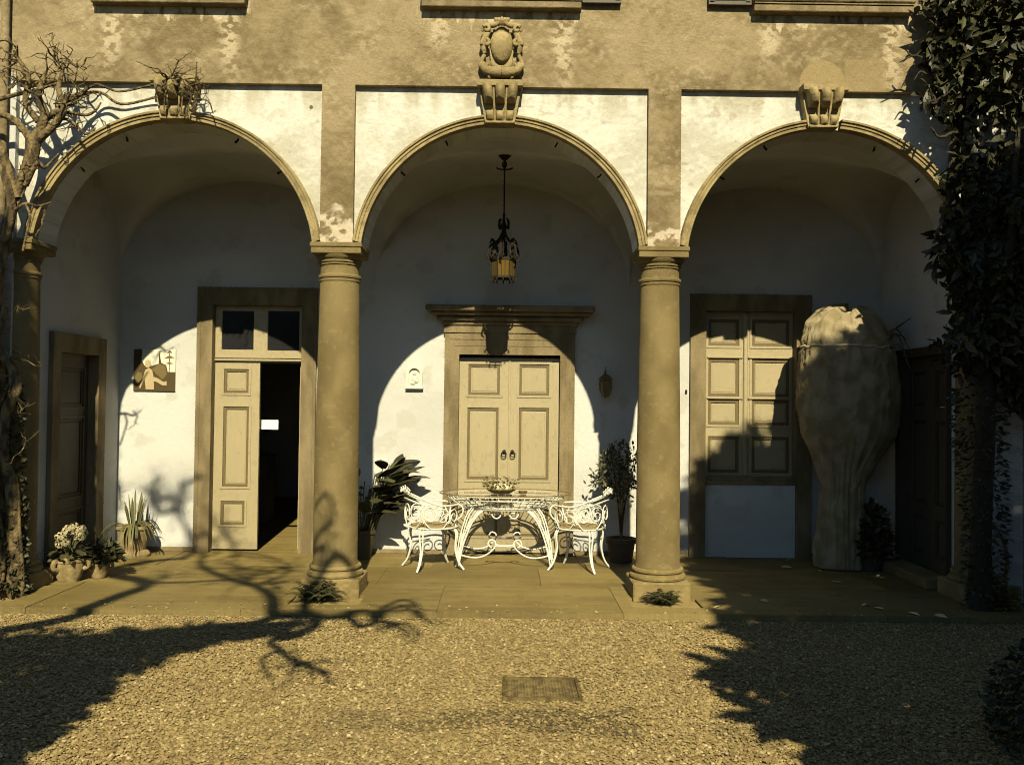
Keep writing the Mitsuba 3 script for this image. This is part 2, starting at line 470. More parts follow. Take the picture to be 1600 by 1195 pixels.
def pebbles(N, seed):
    rg = np.random.default_rng(seed)
    # denser near the viewer's side of the court, within what the yard shows
    y = -0.60 - 3.7 * rg.random(N * 3) ** 0.9
    half = 0.60 * (y + DIST) + 0.35
    x = (rg.random(N * 3) * 2 - 1) * 5.2
    keep = np.abs(x) < half
    x, y = x[keep][:N], y[keep][:N]
    in_drain = (np.abs(x - 0.235) < 0.245) & (np.abs(y + 2.42) < 0.21) & (rg.random(len(x)) > 0.10)
    x, y = x[~in_drain], y[~in_drain]
    N = len(x)
    ico = trimesh.creation.icosahedron()
    size = 0.0046 + 0.0074 * rg.random(N) ** 2.0
    sc = np.stack([size * (0.8 + 0.6 * rg.random(N)), size * (0.8 + 0.6 * rg.random(N)), size * (0.34 + 0.25 * rg.random(N))], 1)
    a, tl = rg.random(N) * 2 * PI, (rg.random((N, 2)) - 0.5) * 0.7
    V = ico.vertices[None] * sc[:, None] * (0.85 + 0.3 * rg.random((N, 12, 1)))
    ca, sa = np.cos(a)[:, None], np.sin(a)[:, None]
    V = np.stack([V[..., 0] * ca - V[..., 1] * sa, V[..., 0] * sa + V[..., 1] * ca, V[..., 2]], -1)
    V[..., 2] += V[..., 0] * tl[:, :1] + V[..., 1] * tl[:, 1:]
    stray = rg.random(N) < 0.0022
    y = np.where(stray, EDGE + 0.30 * rg.random(N) ** 2.2, y)
    V += np.stack([x, y, np.where(stray, 0.048, 0) + gz - 0.006 + sc[:, 2] * 0.5 + 0.005 * rg.random(N)], -1)[:, None]
    # damp, dark, washed-out patches in the stones
    pn = meshkit.fbm(np.stack([x * 1.1, y * 2.4, x * 0 + 3], -1), 4, 3)
    t = rg.random(N)
    c = np.where((t < 0.1)[:, None], (0.263, 0.208, 0.108), np.where((t < 0.66)[:, None], (0.178, 0.132, 0.053), (0.126, 0.090, 0.033)))
    c = c * (0.72 + 0.5 * rg.random((N, 1)))
    band = np.exp(-(((x - 0.2) / 1.1) ** 4)) * np.exp(-(((y + 2.9) / 0.35) ** 4))
    dark = np.clip((pn - 0.60 + 0.13 * band) / 0.08, 0, 1) * (rg.random(N) < 0.55) * np.clip(0.25 + band, 0, 1)
    c = c * (1 - 0.62 * dark[:, None])
    keep_f = ico.faces[ico.face_normals[:, 2] > -0.5]
    F = (keep_f[None] + (np.arange(N) * 12)[:, None, None]).reshape(-1, 3)
    return V.reshape(-1, 3), F, np.repeat(c, 12, 0)


pv, pf, pc = pebbles(150000, 11)
gm = MB().add(pv, pf, pc)
put("gravel", gm, "m_gravel", smooth=True, color=True, label="loose pale gravel spread over the courtyard in front of the paving", kind="stuff", cat="gravel")

# ------------------------------------------------------------------ loggia paving
EDGE = -0.57
fl = MB().box(-7.0, 7.0, EDGE + 0.012, BACK + 2.4, -0.30, -0.022)
put("portico_floor", fl, "m_soil", kind="structure")
holes = shapely.union_all([sbox(c - 0.30, -0.345, c + 0.30, 0.0) for c in COLS])
rows = [(EDGE, 0.50, 0.0), (0.50, 1.40, 0.7), (1.40, BACK + 0.9, 0.2)]
cuts = [[-6.5, -3.9, -2.15, -0.55, 0.98, 2.07, 3.15, 4.6, 6.5], [-6.5, -4.1, -3.3, -1.2, 0.35, 1.55, 2.25, 3.6, 6.5], [-6.5, -3.6, -2.4, -0.75, 0.8, 2.5, 6.5]]
k = 0
for (y0, y1, _), cx in zip(rows, cuts):
    for a, b in zip(cx[:-1], cx[1:]):
        poly = sbox(a + 0.0018, y0 + 0.0018, b - 0.0018, y1 - 0.0018).difference(holes)
        if poly.is_empty:
            continue
        top = -0.0015 * ((k * 7) % 4)
        k += 1
        put("portico_floor__slab", MB().prism(poly, -0.055, top, axis="z"), ("m_floor", "m_floor_a", "m_floor_b")[(k * 5 + k // 3) % 3])

# ------------------------------------------------------------------ arcade wall
left_end, right_end, top_end = -9.0, 9.0, 7.6
region = sbox(left_end, -0.3, right_end, top_end)
opening = shapely.union_all([Point(x, Z_ARCH).buffer(R_ARCH, 96) for x in ARCH_X] + [sbox(COLS[k_] + (0.049 if k_ == 0 else -0.0), -1, COLS[k_ + 1] + (-0.055 if k_ == 2 else 0.0), Z_AB) for k_ in range(3)])
opening = shapely.union_all([Point(x, Z_ARCH).buffer(R_ARCH, 96).intersection(sbox(-20, Z_AB, 20, 20)) for x in ARCH_X] + [sbox(XL, -1, XR, Z_AB)])
win_w = [(-3.035, 0.50), (-0.08, 0.50), (2.87, 0.50)]
wins = shapely.union_all([sbox(x - w, 5.34, x + w, 7.0) for x, w in win_w])
wall = region.difference(opening).difference(wins)
put(H + "__front_wall", MB().prism(wall, 0.06, DEEP), "m_spandrel")
strips = [c for c in COLS]
panels = shapely.union_all([sbox(COLS[1] + 0.145, 0, COLS[2] - 0.145, Z_PANEL), sbox(COLS[2] + 0.148, Z_AB, 4.70, Z_PANEL), sbox(-4.95, Z_AB, COLS[1] - 0.15, Z_PANEL), sbox(XL, -1, XR, Z_AB)])
over = region.difference(panels).difference(wins)
put(H + "__ochre_plaster", MB().prism(over, 0.0, 0.0598), "m_ochre", label="patchy ochre plaster facing above and between the arches")
put(H + "__plaster_hole", MB().tube([[1.392, -0.004, 4.49], [1.392, 0.0, 4.49]], 0.022, 12), "m_soil")
put(H + "__plaster_hole", MB().tube([[-1.78, 0.054, 4.344], [-1.78, 0.06, 4.344]], 0.016, 10), "m_soil")

# archivolts, split at the keystone
prof = [(R_ARCH - 0.001, 0.10), (R_ARCH - 0.001, 0.004), (R_ARCH + 0.026, 0.0), (R_ARCH + 0.029, -0.012), (R_ARCH + 0.050, -0.014), (R_ARCH + 0.053, -0.030), (R_ARCH + 0.068, -0.034), (R_ARCH + 0.074, -0.024), (R_ARCH + 0.078, 0.07)]
a_lo = math.asin((Z_AB - Z_ARCH) / R_ARCH)
for x in ARCH_X:
    for side in (0, 1):
        ang = np.linspace(a_lo + 0.002, PI / 2 - 0.095, 60)
        if side:
            ang = PI - ang
        v = np.array([[[x + r * math.cos(a), y, Z_ARCH + r * math.sin(a)] for r, y in prof] for a in ang])
        m1 = len(prof)
        i, j = np.meshgrid(np.arange(59), np.arange(m1 - 1), indexing="ij")
        f = np.stack([i * m1 + j, (i + 1) * m1 + j, (i + 1) * m1 + j + 1, i * m1 + j + 1], -1).reshape(-1, 4)
        put(H + "__archivolt", MB().add(v, f), "m_pale_stone", smooth=25)

# little iron hooks under the arches
for x in ARCH_X:
    for a in (0.75, 1.15, PI - 1.15, PI - 0.75):
        p = np.array([x + (R_ARCH) * math.cos(a), 0.20, Z_ARCH + R_ARCH * math.sin(a)])
        q = np.array([x, 0.20, Z_ARCH])
        d = (q - p) / np.linalg.norm(q - p)
        put(H + "__hook", MB().tube([p - d * 0.01, p + d * 0.035, p + d * 0.05 + [0, -0.02, 0], p + d * 0.035 + [0, -0.03, 0]], 0.008, 6, smooth=3), "m_iron")


# ------------------------------------------------------------------ columns
def column(xc, cy=0.2):
    key = put(H + "__column", MB().lathe([(0.205, 0.250), (0.205, 0.268), (0.197, 0.285), (0.196, 0.9), (0.193, 1.5), (0.186, 2.1), (0.176, 2.72), (0.175, 2.775), (0.184, 2.79), (0.184, 2.803), (0.178, 2.806),
                                        (0.19, 2.815), (0.194, 2.828), (0.19, 2.842), (0.174, 2.848), (0.172, 2.93)], xc, cy, 56), "m_stone", smooth=30)
    put(key + "__capital", MB().lathe([(0.172, 2.93), (0.184, 2.932), (0.184, 2.944), (0.178, 2.946), (0.178, 2.952), (0.194, 2.954), (0.194, 2.966), (0.186, 2.968), (0.187, 2.974), (0.203, 2.986), (0.216, 3.002), (0.222, 3.018), (0.05, 3.0185)], xc, cy, 56)
        .box(xc - 0.222, xc + 0.222, cy - 0.222, cy + 0.222, 3.018, 3.066, 0.005).box(xc - 0.218, xc + 0.218, cy - 0.218, cy + 0.218, 3.066, 3.074).box(xc - 0.230, xc + 0.230, cy - 0.230, cy + 0.230, 3.074, Z_AB - 0.002, 0.006), "m_stone", smooth=30)
    put(key + "__base", MB().lathe([(0.10, 0.248), (0.218, 0.25), (0.228, 0.243), (0.232, 0.23), (0.228, 0.216), (0.216, 0.210), (0.214, 0.202), (0.232, 0.196), (0.246, 0.188), (0.252, 0.172), (0.248, 0.156), (0.236, 0.148), (0.10, 0.147)], xc, cy, 56)
        .box(xc - 0.255, xc + 0.255, cy - 0.255, cy + 0.255, -0.30, 0.147, 0.012), "m_base_stone", smooth=30)
    return key


for c in COLS:
    column(c)


# ------------------------------------------------------------------ keystones
def keystone(xc):
    zt, zb = Z_PANEL + 0.002, 4.188
    m = MB()
    b = [(-0.130, zb), (0.130, zb), (0.182, 4.47), (0.192, zt), (-0.192, zt), (-0.182, 4.47)]
    m.prism(Polygon([(xc + x, z) for x, z in b]), -0.035, 0.10)
    cap = [(-0.20, 4.50), (0.20, 4.50), (0.205, zt + 0.02), (-0.205, zt + 0.02)]
    m.prism(Polygon([(xc + x, z) for x, z in cap]), -0.125, 0.058)
    for s in (-1, 0, 1):
        # bulging upper scroll
        zs = np.linspace(0, 1, 15)
        for part in ("roll", "foot"):
            V = []
            for t in zs:
                if part == "roll":
                    z = 4.515 - 0.155 * t
                    out = 0.125 + 0.035 * math.sin(PI * min(t * 1.15, 1)) - (0.06 * max(0, t - 0.88) / 0.12)
                    w = 0.046 - 0.006 * t
                    xo = s * (0.118 - 0.022 * t)
                else:
                    z = 4.30 - 0.098 * t
                    out = 0.022 + 0.045 * math.sin(PI * t) ** 0.8
                    w = 0.036 - 0.004 * t
                    xo = s * (0.092 - 0.010 * t)
                for a in np.linspace(0, PI, 11):
                    V.append([xc + xo - w * math.cos(a), -0.035 - out * (0.35 + 0.65 * math.sin(a)) if 0.001 < a < PI - 0.001 else -0.03, z])
            i, j = np.meshgrid(np.arange(14), np.arange(10), indexing="ij")
            f = np.stack([i * 11 + j, (i + 1) * 11 + j, (i + 1) * 11 + j + 1, i * 11 + j + 1], -1).reshape(-1, 4)
            m.add(V, f)
            lo = len(zs) * 11 - 11
            m.add([V[q] for q in range(lo, lo + 11)] + [[xc + xo, -0.03, z]], [[q, q + 1, 11] for q in range(10)])
    for s in (-0.5, 0.5):
        m.add(*tube_mesh(np.array([[xc + s * 0.118, -0.10, 4.50], [xc + s * 0.108, -0.085, 4.38], [xc + s * 0.098, -0.06, 4.30], [xc + s * 0.088, -0.05, zb + 0.01]]), np.array([0.010, 0.010, 0.009, 0.008]), 8))
    m.box(xc - 0.128, xc + 0.128, -0.062, 0.09, zb - 0.004, zb + 0.022, 0.006)
    put(H + "__keystone", m, "m_pale_stone", smooth=40)


for x in (-2.965, -0.083, 2.795):
    keystone(x)

# ------------------------------------------------------------------ carved cartouche over the middle arch
cx, cz = -0.075, 4.845
ck = put(H + "__cartouche", MB().prism(affinity.translate(affinity.scale(Point(0, 0).buffer(1, 32), 0.105, 0.205), cx, cz), -0.05, 0.02), "m_pale_stone", label="carved stone cartouche with a plain egg-shaped shield over the middle keystone")
u = np.linspace(0, 1, 24)
th = np.linspace(0, 2 * PI, 40, endpoint=False)
V = []
for t in u:
    rr = math.sin(t * PI / 2)
    for a in th:
        zz_ = math.sin(a) * rr
        w = 0.098 * (1 + 0.16 * zz_)
        V.append([cx + w * math.cos(a) * rr, -0.052 - 0.085 * math.sqrt(max(0, 1 - rr * rr)), cz + 0.012 + 0.145 * zz_])
i, j = np.meshgrid(np.arange(23), np.arange(40), indexing="ij")
put(ck + "__shield", MB().add(V, np.stack([i * 40 + j, i * 40 + (j + 1) % 40, (i + 1) * 40 + (j + 1) % 40, (i + 1) * 40 + j], -1).reshape(-1, 4)), "m_pale_stone", smooth=True)
m = MB()
rib = [0.018, 0.028, 0.032, 0.026, 0.016]


def curl(cxx, czz, r0, r1, a0, a1, y, nseg=16):
    a = np.linspace(a0, a1, nseg)
    r = np.linspace(r0, r1, nseg)
    return np.stack([cxx + r * np.cos(a), np.full(nseg, y), czz + r * np.sin(a)], 1)


for s in (-1, 1):
    def M(p):
        p = np.array(p, float)
        p[:, 0] = cx + s * p[:, 0]
        p[:, 2] = cz + p[:, 2]
        return p
    # side scroll: out at the shoulder, in at the waist, out again below
    m.tube(M([[0.105, -0.06, 0.17], [0.135, -0.075, 0.12], [0.158, -0.07, 0.06], [0.160, -0.06, 0.0], [0.150, -0.055, -0.04]]), rib, 9, smooth=5)
    m.tube(M(curl(0.135, 0.045, 0.045, 0.012, -0.4, 5.2, -0.085)), 0.018, 8)
    m.tube(M([[0.02, -0.09, 0.235], [0.07, -0.085, 0.205], [0.115, -0.08, 0.205], [0.155, -0.075, 0.185], [0.175, -0.07, 0.155]]), [0.022, 0.026, 0.024, 0.024, 0.014], 9, smooth=5)
    m.tube(M(curl(0.135, 0.165, 0.035, 0.008, 0.6, 6.0, -0.095)), 0.016, 8)
    m.tube(M([[0.150, -0.05, -0.05], [0.175, -0.05, -0.10], [0.180, -0.06, -0.155], [0.145, -0.08, -0.165], [0.12, -0.085, -0.14]]), [0.018, 0.02, 0.024, 0.024, 0.014], 9, smooth=5)
    m.tube(M([[0.145, -0.085, -0.135], [0.160, -0.09, -0.17], [0.13, -0.10, -0.205], [0.06, -0.11, -0.222], [0.0, -0.112, -0.226]]), [0.022, 0.032, 0.040, 0.044, 0.046], 10, smooth=5)
    m.tube(M([[0.085, -0.07, -0.115], [0.07, -0.085, -0.155], [0.03, -0.09, -0.185], [0.0, -0.095, -0.19]]), [0.02, 0.026, 0.03, 0.03], 9, smooth=5)
put(ck + "__scrollwork", m, "m_pale_stone", smooth=50)
m = MB()
for s in (-0.9, -0.45, 0, 0.45, 0.9):
    m.tube([[cx + 0.02 * s, -0.07, cz + 0.205], [cx + 0.055 * s, -0.10, cz + 0.245], [cx + 0.075 * s, -0.085, cz + 0.275 - 0.02 * abs(s)]], [0.014, 0.022, 0.008], 8, smooth=4)
put(ck + "__crest", m, "m_pale_stone", smooth=50)

# ------------------------------------------------------------------ window sills, windows above
for (x, hw), (wx, ww) in zip(SILLS, win_w):
    wk = put(H + "__window", MB().prism(sbox(wx - ww - 0.12, 5.345, wx + ww + 0.12, 7.12).difference(sbox(wx - ww, 5.0, wx + ww, 7.0)), -0.05, 0.03), "m_jamb")
    put(wk + "__sill", MB().box(x - hw, x + hw, -0.13, 0.04, 5.285, 5.345, 0.008).box(x - hw + 0.012, x + hw - 0.012, -0.112, 0.04, 5.268, 5.285).box(x - hw + 0.012, x + hw - 0.012, -0.10, 0.04, 5.205, 5.268, 0.006), "m_jamb")
    put(wk + "__pane", MB().box(wx - ww, wx + ww, 0.20, 0.21, 5.35, 7.0), "m_black_glass")
    put(wk + "__frame", MB().box(wx - ww, wx - ww + 0.06, 0.16, 0.2, 5.35, 7.0).box(wx + ww - 0.06, wx + ww, 0.16, 0.2, 5.35, 7.0).box(wx - 0.05, wx + 0.05, 0.16, 0.2, 5.35, 7.0).box(wx - ww + 0.06, wx + ww - 0.06, 0.165, 0.2, 6.3, 6.36), "m_moulding")
for (a, b, wk) in ((0.64, 0.985, H + "__window_001"), (1.765, 2.145, H + "__window_002")):
    m = MB().box(a, b, -0.06, -0.015, 5.275, 6.95).box(a + 0.01, a + 0.05, -0.07, -0.058, 5.30, 6.9).box(b - 0.05, b - 0.01, -0.07, -0.058, 5.30, 6.9)
    for q in range(26):
        m.box(a + 0.05, b - 0.05, -0.066, -0.058, 5.31 + q * 0.06, 5.345 + q * 0.06)
    put(wk + "__shutter", m, "m_darkdoor")

# ------------------------------------------------------------------ loggia: back wall, side walls, vaults
door_L = sbox(-3.36, -1, -2.28, 2.83)
door_M = sbox(-0.58, -1, 0.66, 2.32)
door_R = sbox(2.22, -1, 3.34, 2.84)
back = sbox(XL - 0.3, -0.3, XR + 0.3, 4.6).difference(shapely.union_all([door_L, door_M, door_R]))
put(H + "__back_wall", MB().prism(back, BACK, BACK + 0.35), "m_interior")
put(H + "__side_wall", MB().prism(sbox(0.0, -0.3, BACK, 4.6).difference(sbox(0.77, -1, 1.68, 2.21)), XL - 0.35, XL, axis="x"), "m_interior", label="left end wall of the loggia with a panelled door in it")
put(H + "__side_wall", MB().prism(sbox(0.0, -0.3, BACK, 4.6).difference(sbox(0.59, -1, 1.64, 2.27)), XR, XR + 0.35, axis="x"), "m_interior", label="right end wall of the loggia with a double door in it")
m = MB()
zs0, hh = 2.98, 1.22
for b in range(3):
    U, Vv = np.meshgrid(np.linspace(-1, 1, 61), np.linspace(-1, 1, 41), indexing="ij")
    z1 = np.sqrt(np.maximum(0, 1 - Vv**2))
    z2 = np.sqrt(np.maximum(0, 1 - U**2))
    p_ = 14.0
    z = zs0 + hh * ((z1**p_ + z2**p_) / (1 + (np.minimum(z1, z2)) ** p_ * 0.0)) ** (1 / p_)
    X = ARCH_X[b] + U * BAY / 2
    Yv = DEEP - 0.002 + (Vv + 1) / 2 * (BACK + 0.003 - DEEP)
    i, j = np.meshgrid(np.arange(60), np.arange(40), indexing="ij")
    m.add(np.stack([X, Yv, z], -1), np.stack([i * 41 + j, i * 41 + j + 1, (i + 1) * 41 + j + 1, (i + 1) * 41 + j], -1).reshape(-1, 4))
put(H + "__vault", m, "m_interior", smooth=True)
# the storey above closes the vaults off from the sky
put(H + "__upper_floor", MB().box(left_end, right_end, DEEP + 0.002, 9.0, 4.62, 5.0).box(left_end, right_end, 8.8, 9.0, 5.0, 7.6).box(left_end, right_end, -0.5, 9.2, 7.62, 7.9), "m_darkplaster")

# room behind the open door
put(H + "__room", MB().box(-5.6, -1.2, 8.2, 8.4, -0.1, 3.4).box(-5.6, -5.4, BACK + 0.36, 8.2, -0.1, 3.4).box(-1.4, -1.2, BACK + 0.36, 8.2, -0.1, 3.4).box(-5.6, -1.2, BACK + 0.355, 8.4, 3.4, 3.5).box(-5.6, -3.40, BACK + 0.352, BACK + 0.36, -0.1, 3.4), "m_interior")
put(H + "__room", MB().box(-0.75, 0.80, BACK + 0.36, BACK + 0.40, -0.1, 2.5), "m_interior")
put(H + "__room", MB().box(2.1, 3.45, BACK + 0.36, BACK + 0.40, 0.5, 3.0), "m_interior")
put(H + "__room_floor", MB().box(-5.6, -1.2, BACK + 0.9, 8.4, -0.2, -0.004), "m_floor")


# ------------------------------------------------------------------ doors
def leaf(parent, x0, x1, z0, z1, panes, y, th=0.045, name="leaf", paint="m_door", dark="m_moulding", place=None, rim=0.030):
    """a framed door leaf in the plane y (front face), with recessed panels and dark mouldings"""
    pl = shapely.union_all([sbox(a, c, b, d) for a, b, c, d in panes])
    body = MB().prism(sbox(x0, z0, x1, z1).difference(pl), y, y + th)
    for a, b, c, d in panes:   # raised outer bead round each panel
        o = sbox(a - 0.026, c - 0.026, b + 0.026, d + 0.026).difference(sbox(a, c, b, d))
        body.prism(o, y - 0.010, y - 0.0005)
    mov = (lambda mb: mb) if place is None else place
    lk = put(parent + "__" + name, mov(body), paint)
    for a, b, c, d in panes:
        put(parent + "__panel", mov(MB().box(a + 0.0008, b - 0.0008, y + 0.018, y + 0.034, c + 0.0008, d - 0.0008).box(a + rim + 0.012, b - rim - 0.012, y + 0.012, y + 0.018, c + rim + 0.012, d - rim - 0.012, 0.004)), paint)
        fr = sbox(a + 0.0015, c + 0.0015, b - 0.0015, d - 0.0015).difference(sbox(a + rim, c + rim, b - rim, d - rim))
        put(parent + "__moulding", mov(MB().prism(fr, y + 0.004, y + 0.0178)), dark)
    return lk


# middle double door with its stone surround and cornice
J = BACK
xa, xb = -0.70, 0.775
fr = sbox(xa, -0.02, xb, 2.50).difference(sbox(-0.535, -1, 0.609, 2.255))
dm = put(H + "__double_door", MB().prism(fr, J - 0.06, J + 0.34), "m_jamb", label="middle double door of pale panelled wood in a stone surround with cornice")
put(dm + "__cornice", MB().box(xa - 0.01, xb + 0.01, J - 0.075, J, 2.50, 2.585).box(xa - 0.03, xb + 0.03, J - 0.10, J, 2.585, 2.63, 0.008).box(xa - 0.09, xb + 0.09, J - 0.15, J, 2.63, 2.69, 0.02).box(xa - 0.15, xb + 0.15, J - 0.215, J, 2.69, 2.73, 0.01)
    .box(xa - 0.205, xb + 0.205, J - 0.27, J, 2.73, 2.795, 0.012), "m_jamb")
put(dm + "__fillet", MB().prism(sbox(xa + 0.045, 0, xb - 0.045, 2.44).difference(sbox(xa + 0.06, -1, xb - 0.06, 2.425)), J - 0.068, J - 0.06).prism(sbox(xa + 0.10, 0, xb - 0.10, 2.36).difference(sbox(xa + 0.108, -1, xb - 0.108, 2.352)), J - 0.066, J - 0.06), "m_jamb")
yl = J + 0.045
xm = 0.041
leaf(dm, -0.533, xm - 0.002, 0.015, 2.222, [(-0.431, -0.072, 1.80, 2.15), (-0.437, -0.082, 0.84, 1.655), (-0.437, -0.082, 0.20, 0.62)], yl)
leaf(dm, xm + 0.002, 0.607, 0.015, 2.222, [(0.150, 0.490, 1.80, 2.155), (0.150, 0.492, 0.84, 1.66), (0.150, 0.492, 0.20, 0.62)], yl)
put(dm + "__cover_strip", MB().box(xm - 0.012, xm + 0.010, yl - 0.014, yl - 0.001, 0.02, 2.215, 0.003), "m_door")
for hx, s in ((-0.015, -0.4), (0.078, 0.5)):
    a = np.linspace(0, 2 * PI, 25)
    put(dm + "__ring_handle", MB().tube(np.stack([hx + 0.028 * np.cos(a) + 0.008 * s, yl - 0.035 + 0.010 * np.sin(a), 1.13 + 0.028 * np.sin(a)], 1), 0.0065, 7)
        .tube([[hx, yl, 1.158], [hx, yl - 0.036, 1.158]], 0.011, 8).tube([[hx, yl, 1.158], [hx, yl - 0.006, 1.158]], 0.022, 10), "m_iron")

# left door: transom light over two leaves, the right leaf swung inwards
xa, xb = -3.50, -2.150
dl = put(H + "__open_door", MB().prism(sbox(xa, -0.02, xb, 2.985).difference(sbox(-3.325, -1, -2.318, 2.785)), J - 0.055, J + 0.30), "m_jamb", label="left doorway with one leaf shut, one swung inwards and two dark panes above")
put(dl + "__fillet", MB().prism(sbox(xa + 0.03, 0, xb - 0.03, 2.95).difference(sbox(xa + 0.045, -1, xb - 0.045, 2.935)), J - 0.062, J - 0.055), "m_jamb")
tr = sbox(-3.323, 2.14, -2.320, 2.783).difference(sbox(-3.252, 2.285, -2.888, 2.728)).difference(sbox(-2.730, 2.28, -2.368, 2.732))
put(dl + "__transom", MB().prism(tr, J + 0.055, J + 0.105).box(-3.323, -2.32, J + 0.03, J + 0.056, 2.155, 2.178, 0.004).box(-3.323, -2.32, J + 0.04, J + 0.056, 2.19, 2.20), "m_door")
put(dl + "__pane", MB().box(-3.252, -2.888, J + 0.082, J + 0.086, 2.285, 2.728), "m_black_glass")
put(dl + "__pane", MB().box(-2.730, -2.368, J + 0.082, J + 0.086, 2.28, 2.732), "m_black_glass")
leaf(dl, -3.322, -2.812, 0.02, 2.137, [(-3.217, -2.936, 1.79, 2.063), (-3.217, -2.926, 0.726, 1.635), (-3.228, -2.958, 0.293, 0.564)], J + 0.065)


def swing(hinge, ang):
    c, s = math.cos(ang), math.sin(ang)

    def go(mb):
        for k_, v in enumerate(mb.v):
            d = v[:, :2] - hinge
            mb.v[k_] = np.stack([hinge[0] + d[:, 0] * c - d[:, 1] * s, hinge[1] + d[:, 0] * s + d[:, 1] * c, v[:, 2]], 1)
        return mb
    return go


leaf(dl, -2.81, -2.321, 0.02, 2.137, [(-2.70, -2.43, 1.79, 2.063), (-2.70, -2.43, 0.726, 1.635), (-2.70, -2.43, 0.293, 0.564)], J + 0.065, place=swing(np.array([-2.321, J + 0.11]), -math.radians(98)))
ks = thing("hall_cabinet", "dark wooden cabinet standing inside the open doorway", "cabinet")
put(ks + "__body", MB().box(-3.75, -3.30, 4.55, 5.0, 0.0, 0.92, 0.01), "m_darkdoor")
put(ks + "__top", MB().box(-3.78, -3.27, 4.52, 5.02, 0.92, 0.955, 0.008), "m_darkdoor")
put(ks + "__door_panel", MB().box(-3.70, -3.36, 4.538, 4.552, 0.10, 0.84, 0.006), "m_darkdoor")
put(dl + "__card", MB().box(-2.835, -2.628, J + 0.20, J + 0.203, 1.374, 1.484), "m_card", label="small white card hanging in the dark doorway")

# right window-door: shutters over a plastered parapet
xa, xb = 2.085, 3.462
dr_ = put(H + "__shuttered_window", MB().prism(sbox(xa, -0.02, xb, 2.975).difference(sbox(2.262, -1, 3.290, 2.79)), J - 0.055, J + 0.30), "m_jamb", label="tall right window with panelled shutters above a plastered parapet")
put(dr_ + "__parapet", MB().box(2.262, 3.290, J - 0.01, J + 0.25, -0.02, 0.815), "m_interior")
put(dr_ + "__sill", MB().box(2.262, 3.290, J - 0.03, J + 0.2, 0.815, 0.86, 0.006).box(2.264, 3.288, J + 0.0, J + 0.2, 0.86, 0.90), "m_jamb")
for (x0, x1) in ((2.268, 2.738), (2.742, 3.286)):
    a, b = (x0 + 0.045, 2.668) if x0 < 2.5 else (2.815, x1 - 0.04)
    leaf(dr_, x0, x1, 0.902, 2.786, [(a, b, 2.395, 2.70), (a, b, 1.815, 2.245), (a, b, 1.49, 1.778), (a, b, 0.945, 1.36)], J + 0.075, rim=0.035, name="shutter")
    for z in (2.262, 1.795):
        put(dr_ + "__glazing_bar", MB().tube([[x0 + 0.03, J + 0.058, z], [x1 - 0.03, J + 0.058, z]], 0.012, 8), "m_door")
put(dr_ + "__mullion", MB().box(2.715, 2.765, J + 0.045, J + 0.074, 0.905, 2.78, 0.01), "m_door")

# side door, left end wall
sl = put(H + "__side_door", MB().prism(sbox(0.668, -0.02, 1.81, 2.35).difference(sbox(0.815, -1, 1.635, 2.165)), XL - 0.16, XL + 0.05, axis="x"), "m_jamb", label="dark panelled door in the left end wall in a plain grey frame")


def side_leaf(parent, y0, y1, z0, z1, panes, x, sgn, paint, dark):
    def tr_(mb):
        for k_, v in enumerate(mb.v):
            mb.v[k_] = np.stack([x + sgn * v[:, 1], v[:, 0], v[:, 2]], 1)
        if sgn > 0:
            for k_, f in enumerate(mb.f):
                mb.f[k_] = f[:, ::-1]
        return mb
    leaf(parent, y0, y1, z0, z1, panes, 0.0, place=tr_, paint=paint, dark=dark)


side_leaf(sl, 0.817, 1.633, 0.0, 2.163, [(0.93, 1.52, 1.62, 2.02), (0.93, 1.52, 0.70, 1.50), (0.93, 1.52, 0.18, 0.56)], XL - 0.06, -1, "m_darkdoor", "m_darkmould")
sr = put(H + "__side_double_door", MB().prism(sbox(0.575, -0.02, 1.70, 2.32).difference(sbox(0.60, -1, 1.60, 2.23)), XR - 0.05, XR + 0.16, axis="x"), "m_darkmould", label="dim double door in the right end wall behind the wrapped plant")
for (y0, y1) in ((0.602, 1.098), (1.102, 1.598)):
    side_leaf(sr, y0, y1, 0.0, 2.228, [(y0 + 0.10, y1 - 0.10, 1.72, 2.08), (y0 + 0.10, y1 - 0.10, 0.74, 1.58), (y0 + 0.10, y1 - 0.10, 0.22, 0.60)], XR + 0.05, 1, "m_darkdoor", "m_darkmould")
put(H + "__doorstep", MB().box(XR - 0.28, XR, 0.50, 1.70, 0.0, 0.10, 0.01), "m_stone")
for a, b in ((-2.14, -0.71), (0.785, 2.075), (XL, -3.51), (3.47, XR)):
    put(H + "__skirting", MB().box(a, b, J - 0.012, J, 0.0, 0.05, 0.004), "m_jamb")
put(H + "__rain_pipe", MB().tube([[-4.47, -0.05, -0.03], [-4.47, -0.05, 7.5]], 0.035, 14).tube([[-4.47, -0.05, 4.85], [-4.47, -0.05, 4.89]], 0.044, 14).tube([[-4.47, -0.05, 2.6], [-4.47, -0.05, 2.64]], 0.044, 14), "m_ochre", smooth=40)

# ------------------------------------------------------------------ things on the back wall
W = J - 0.001
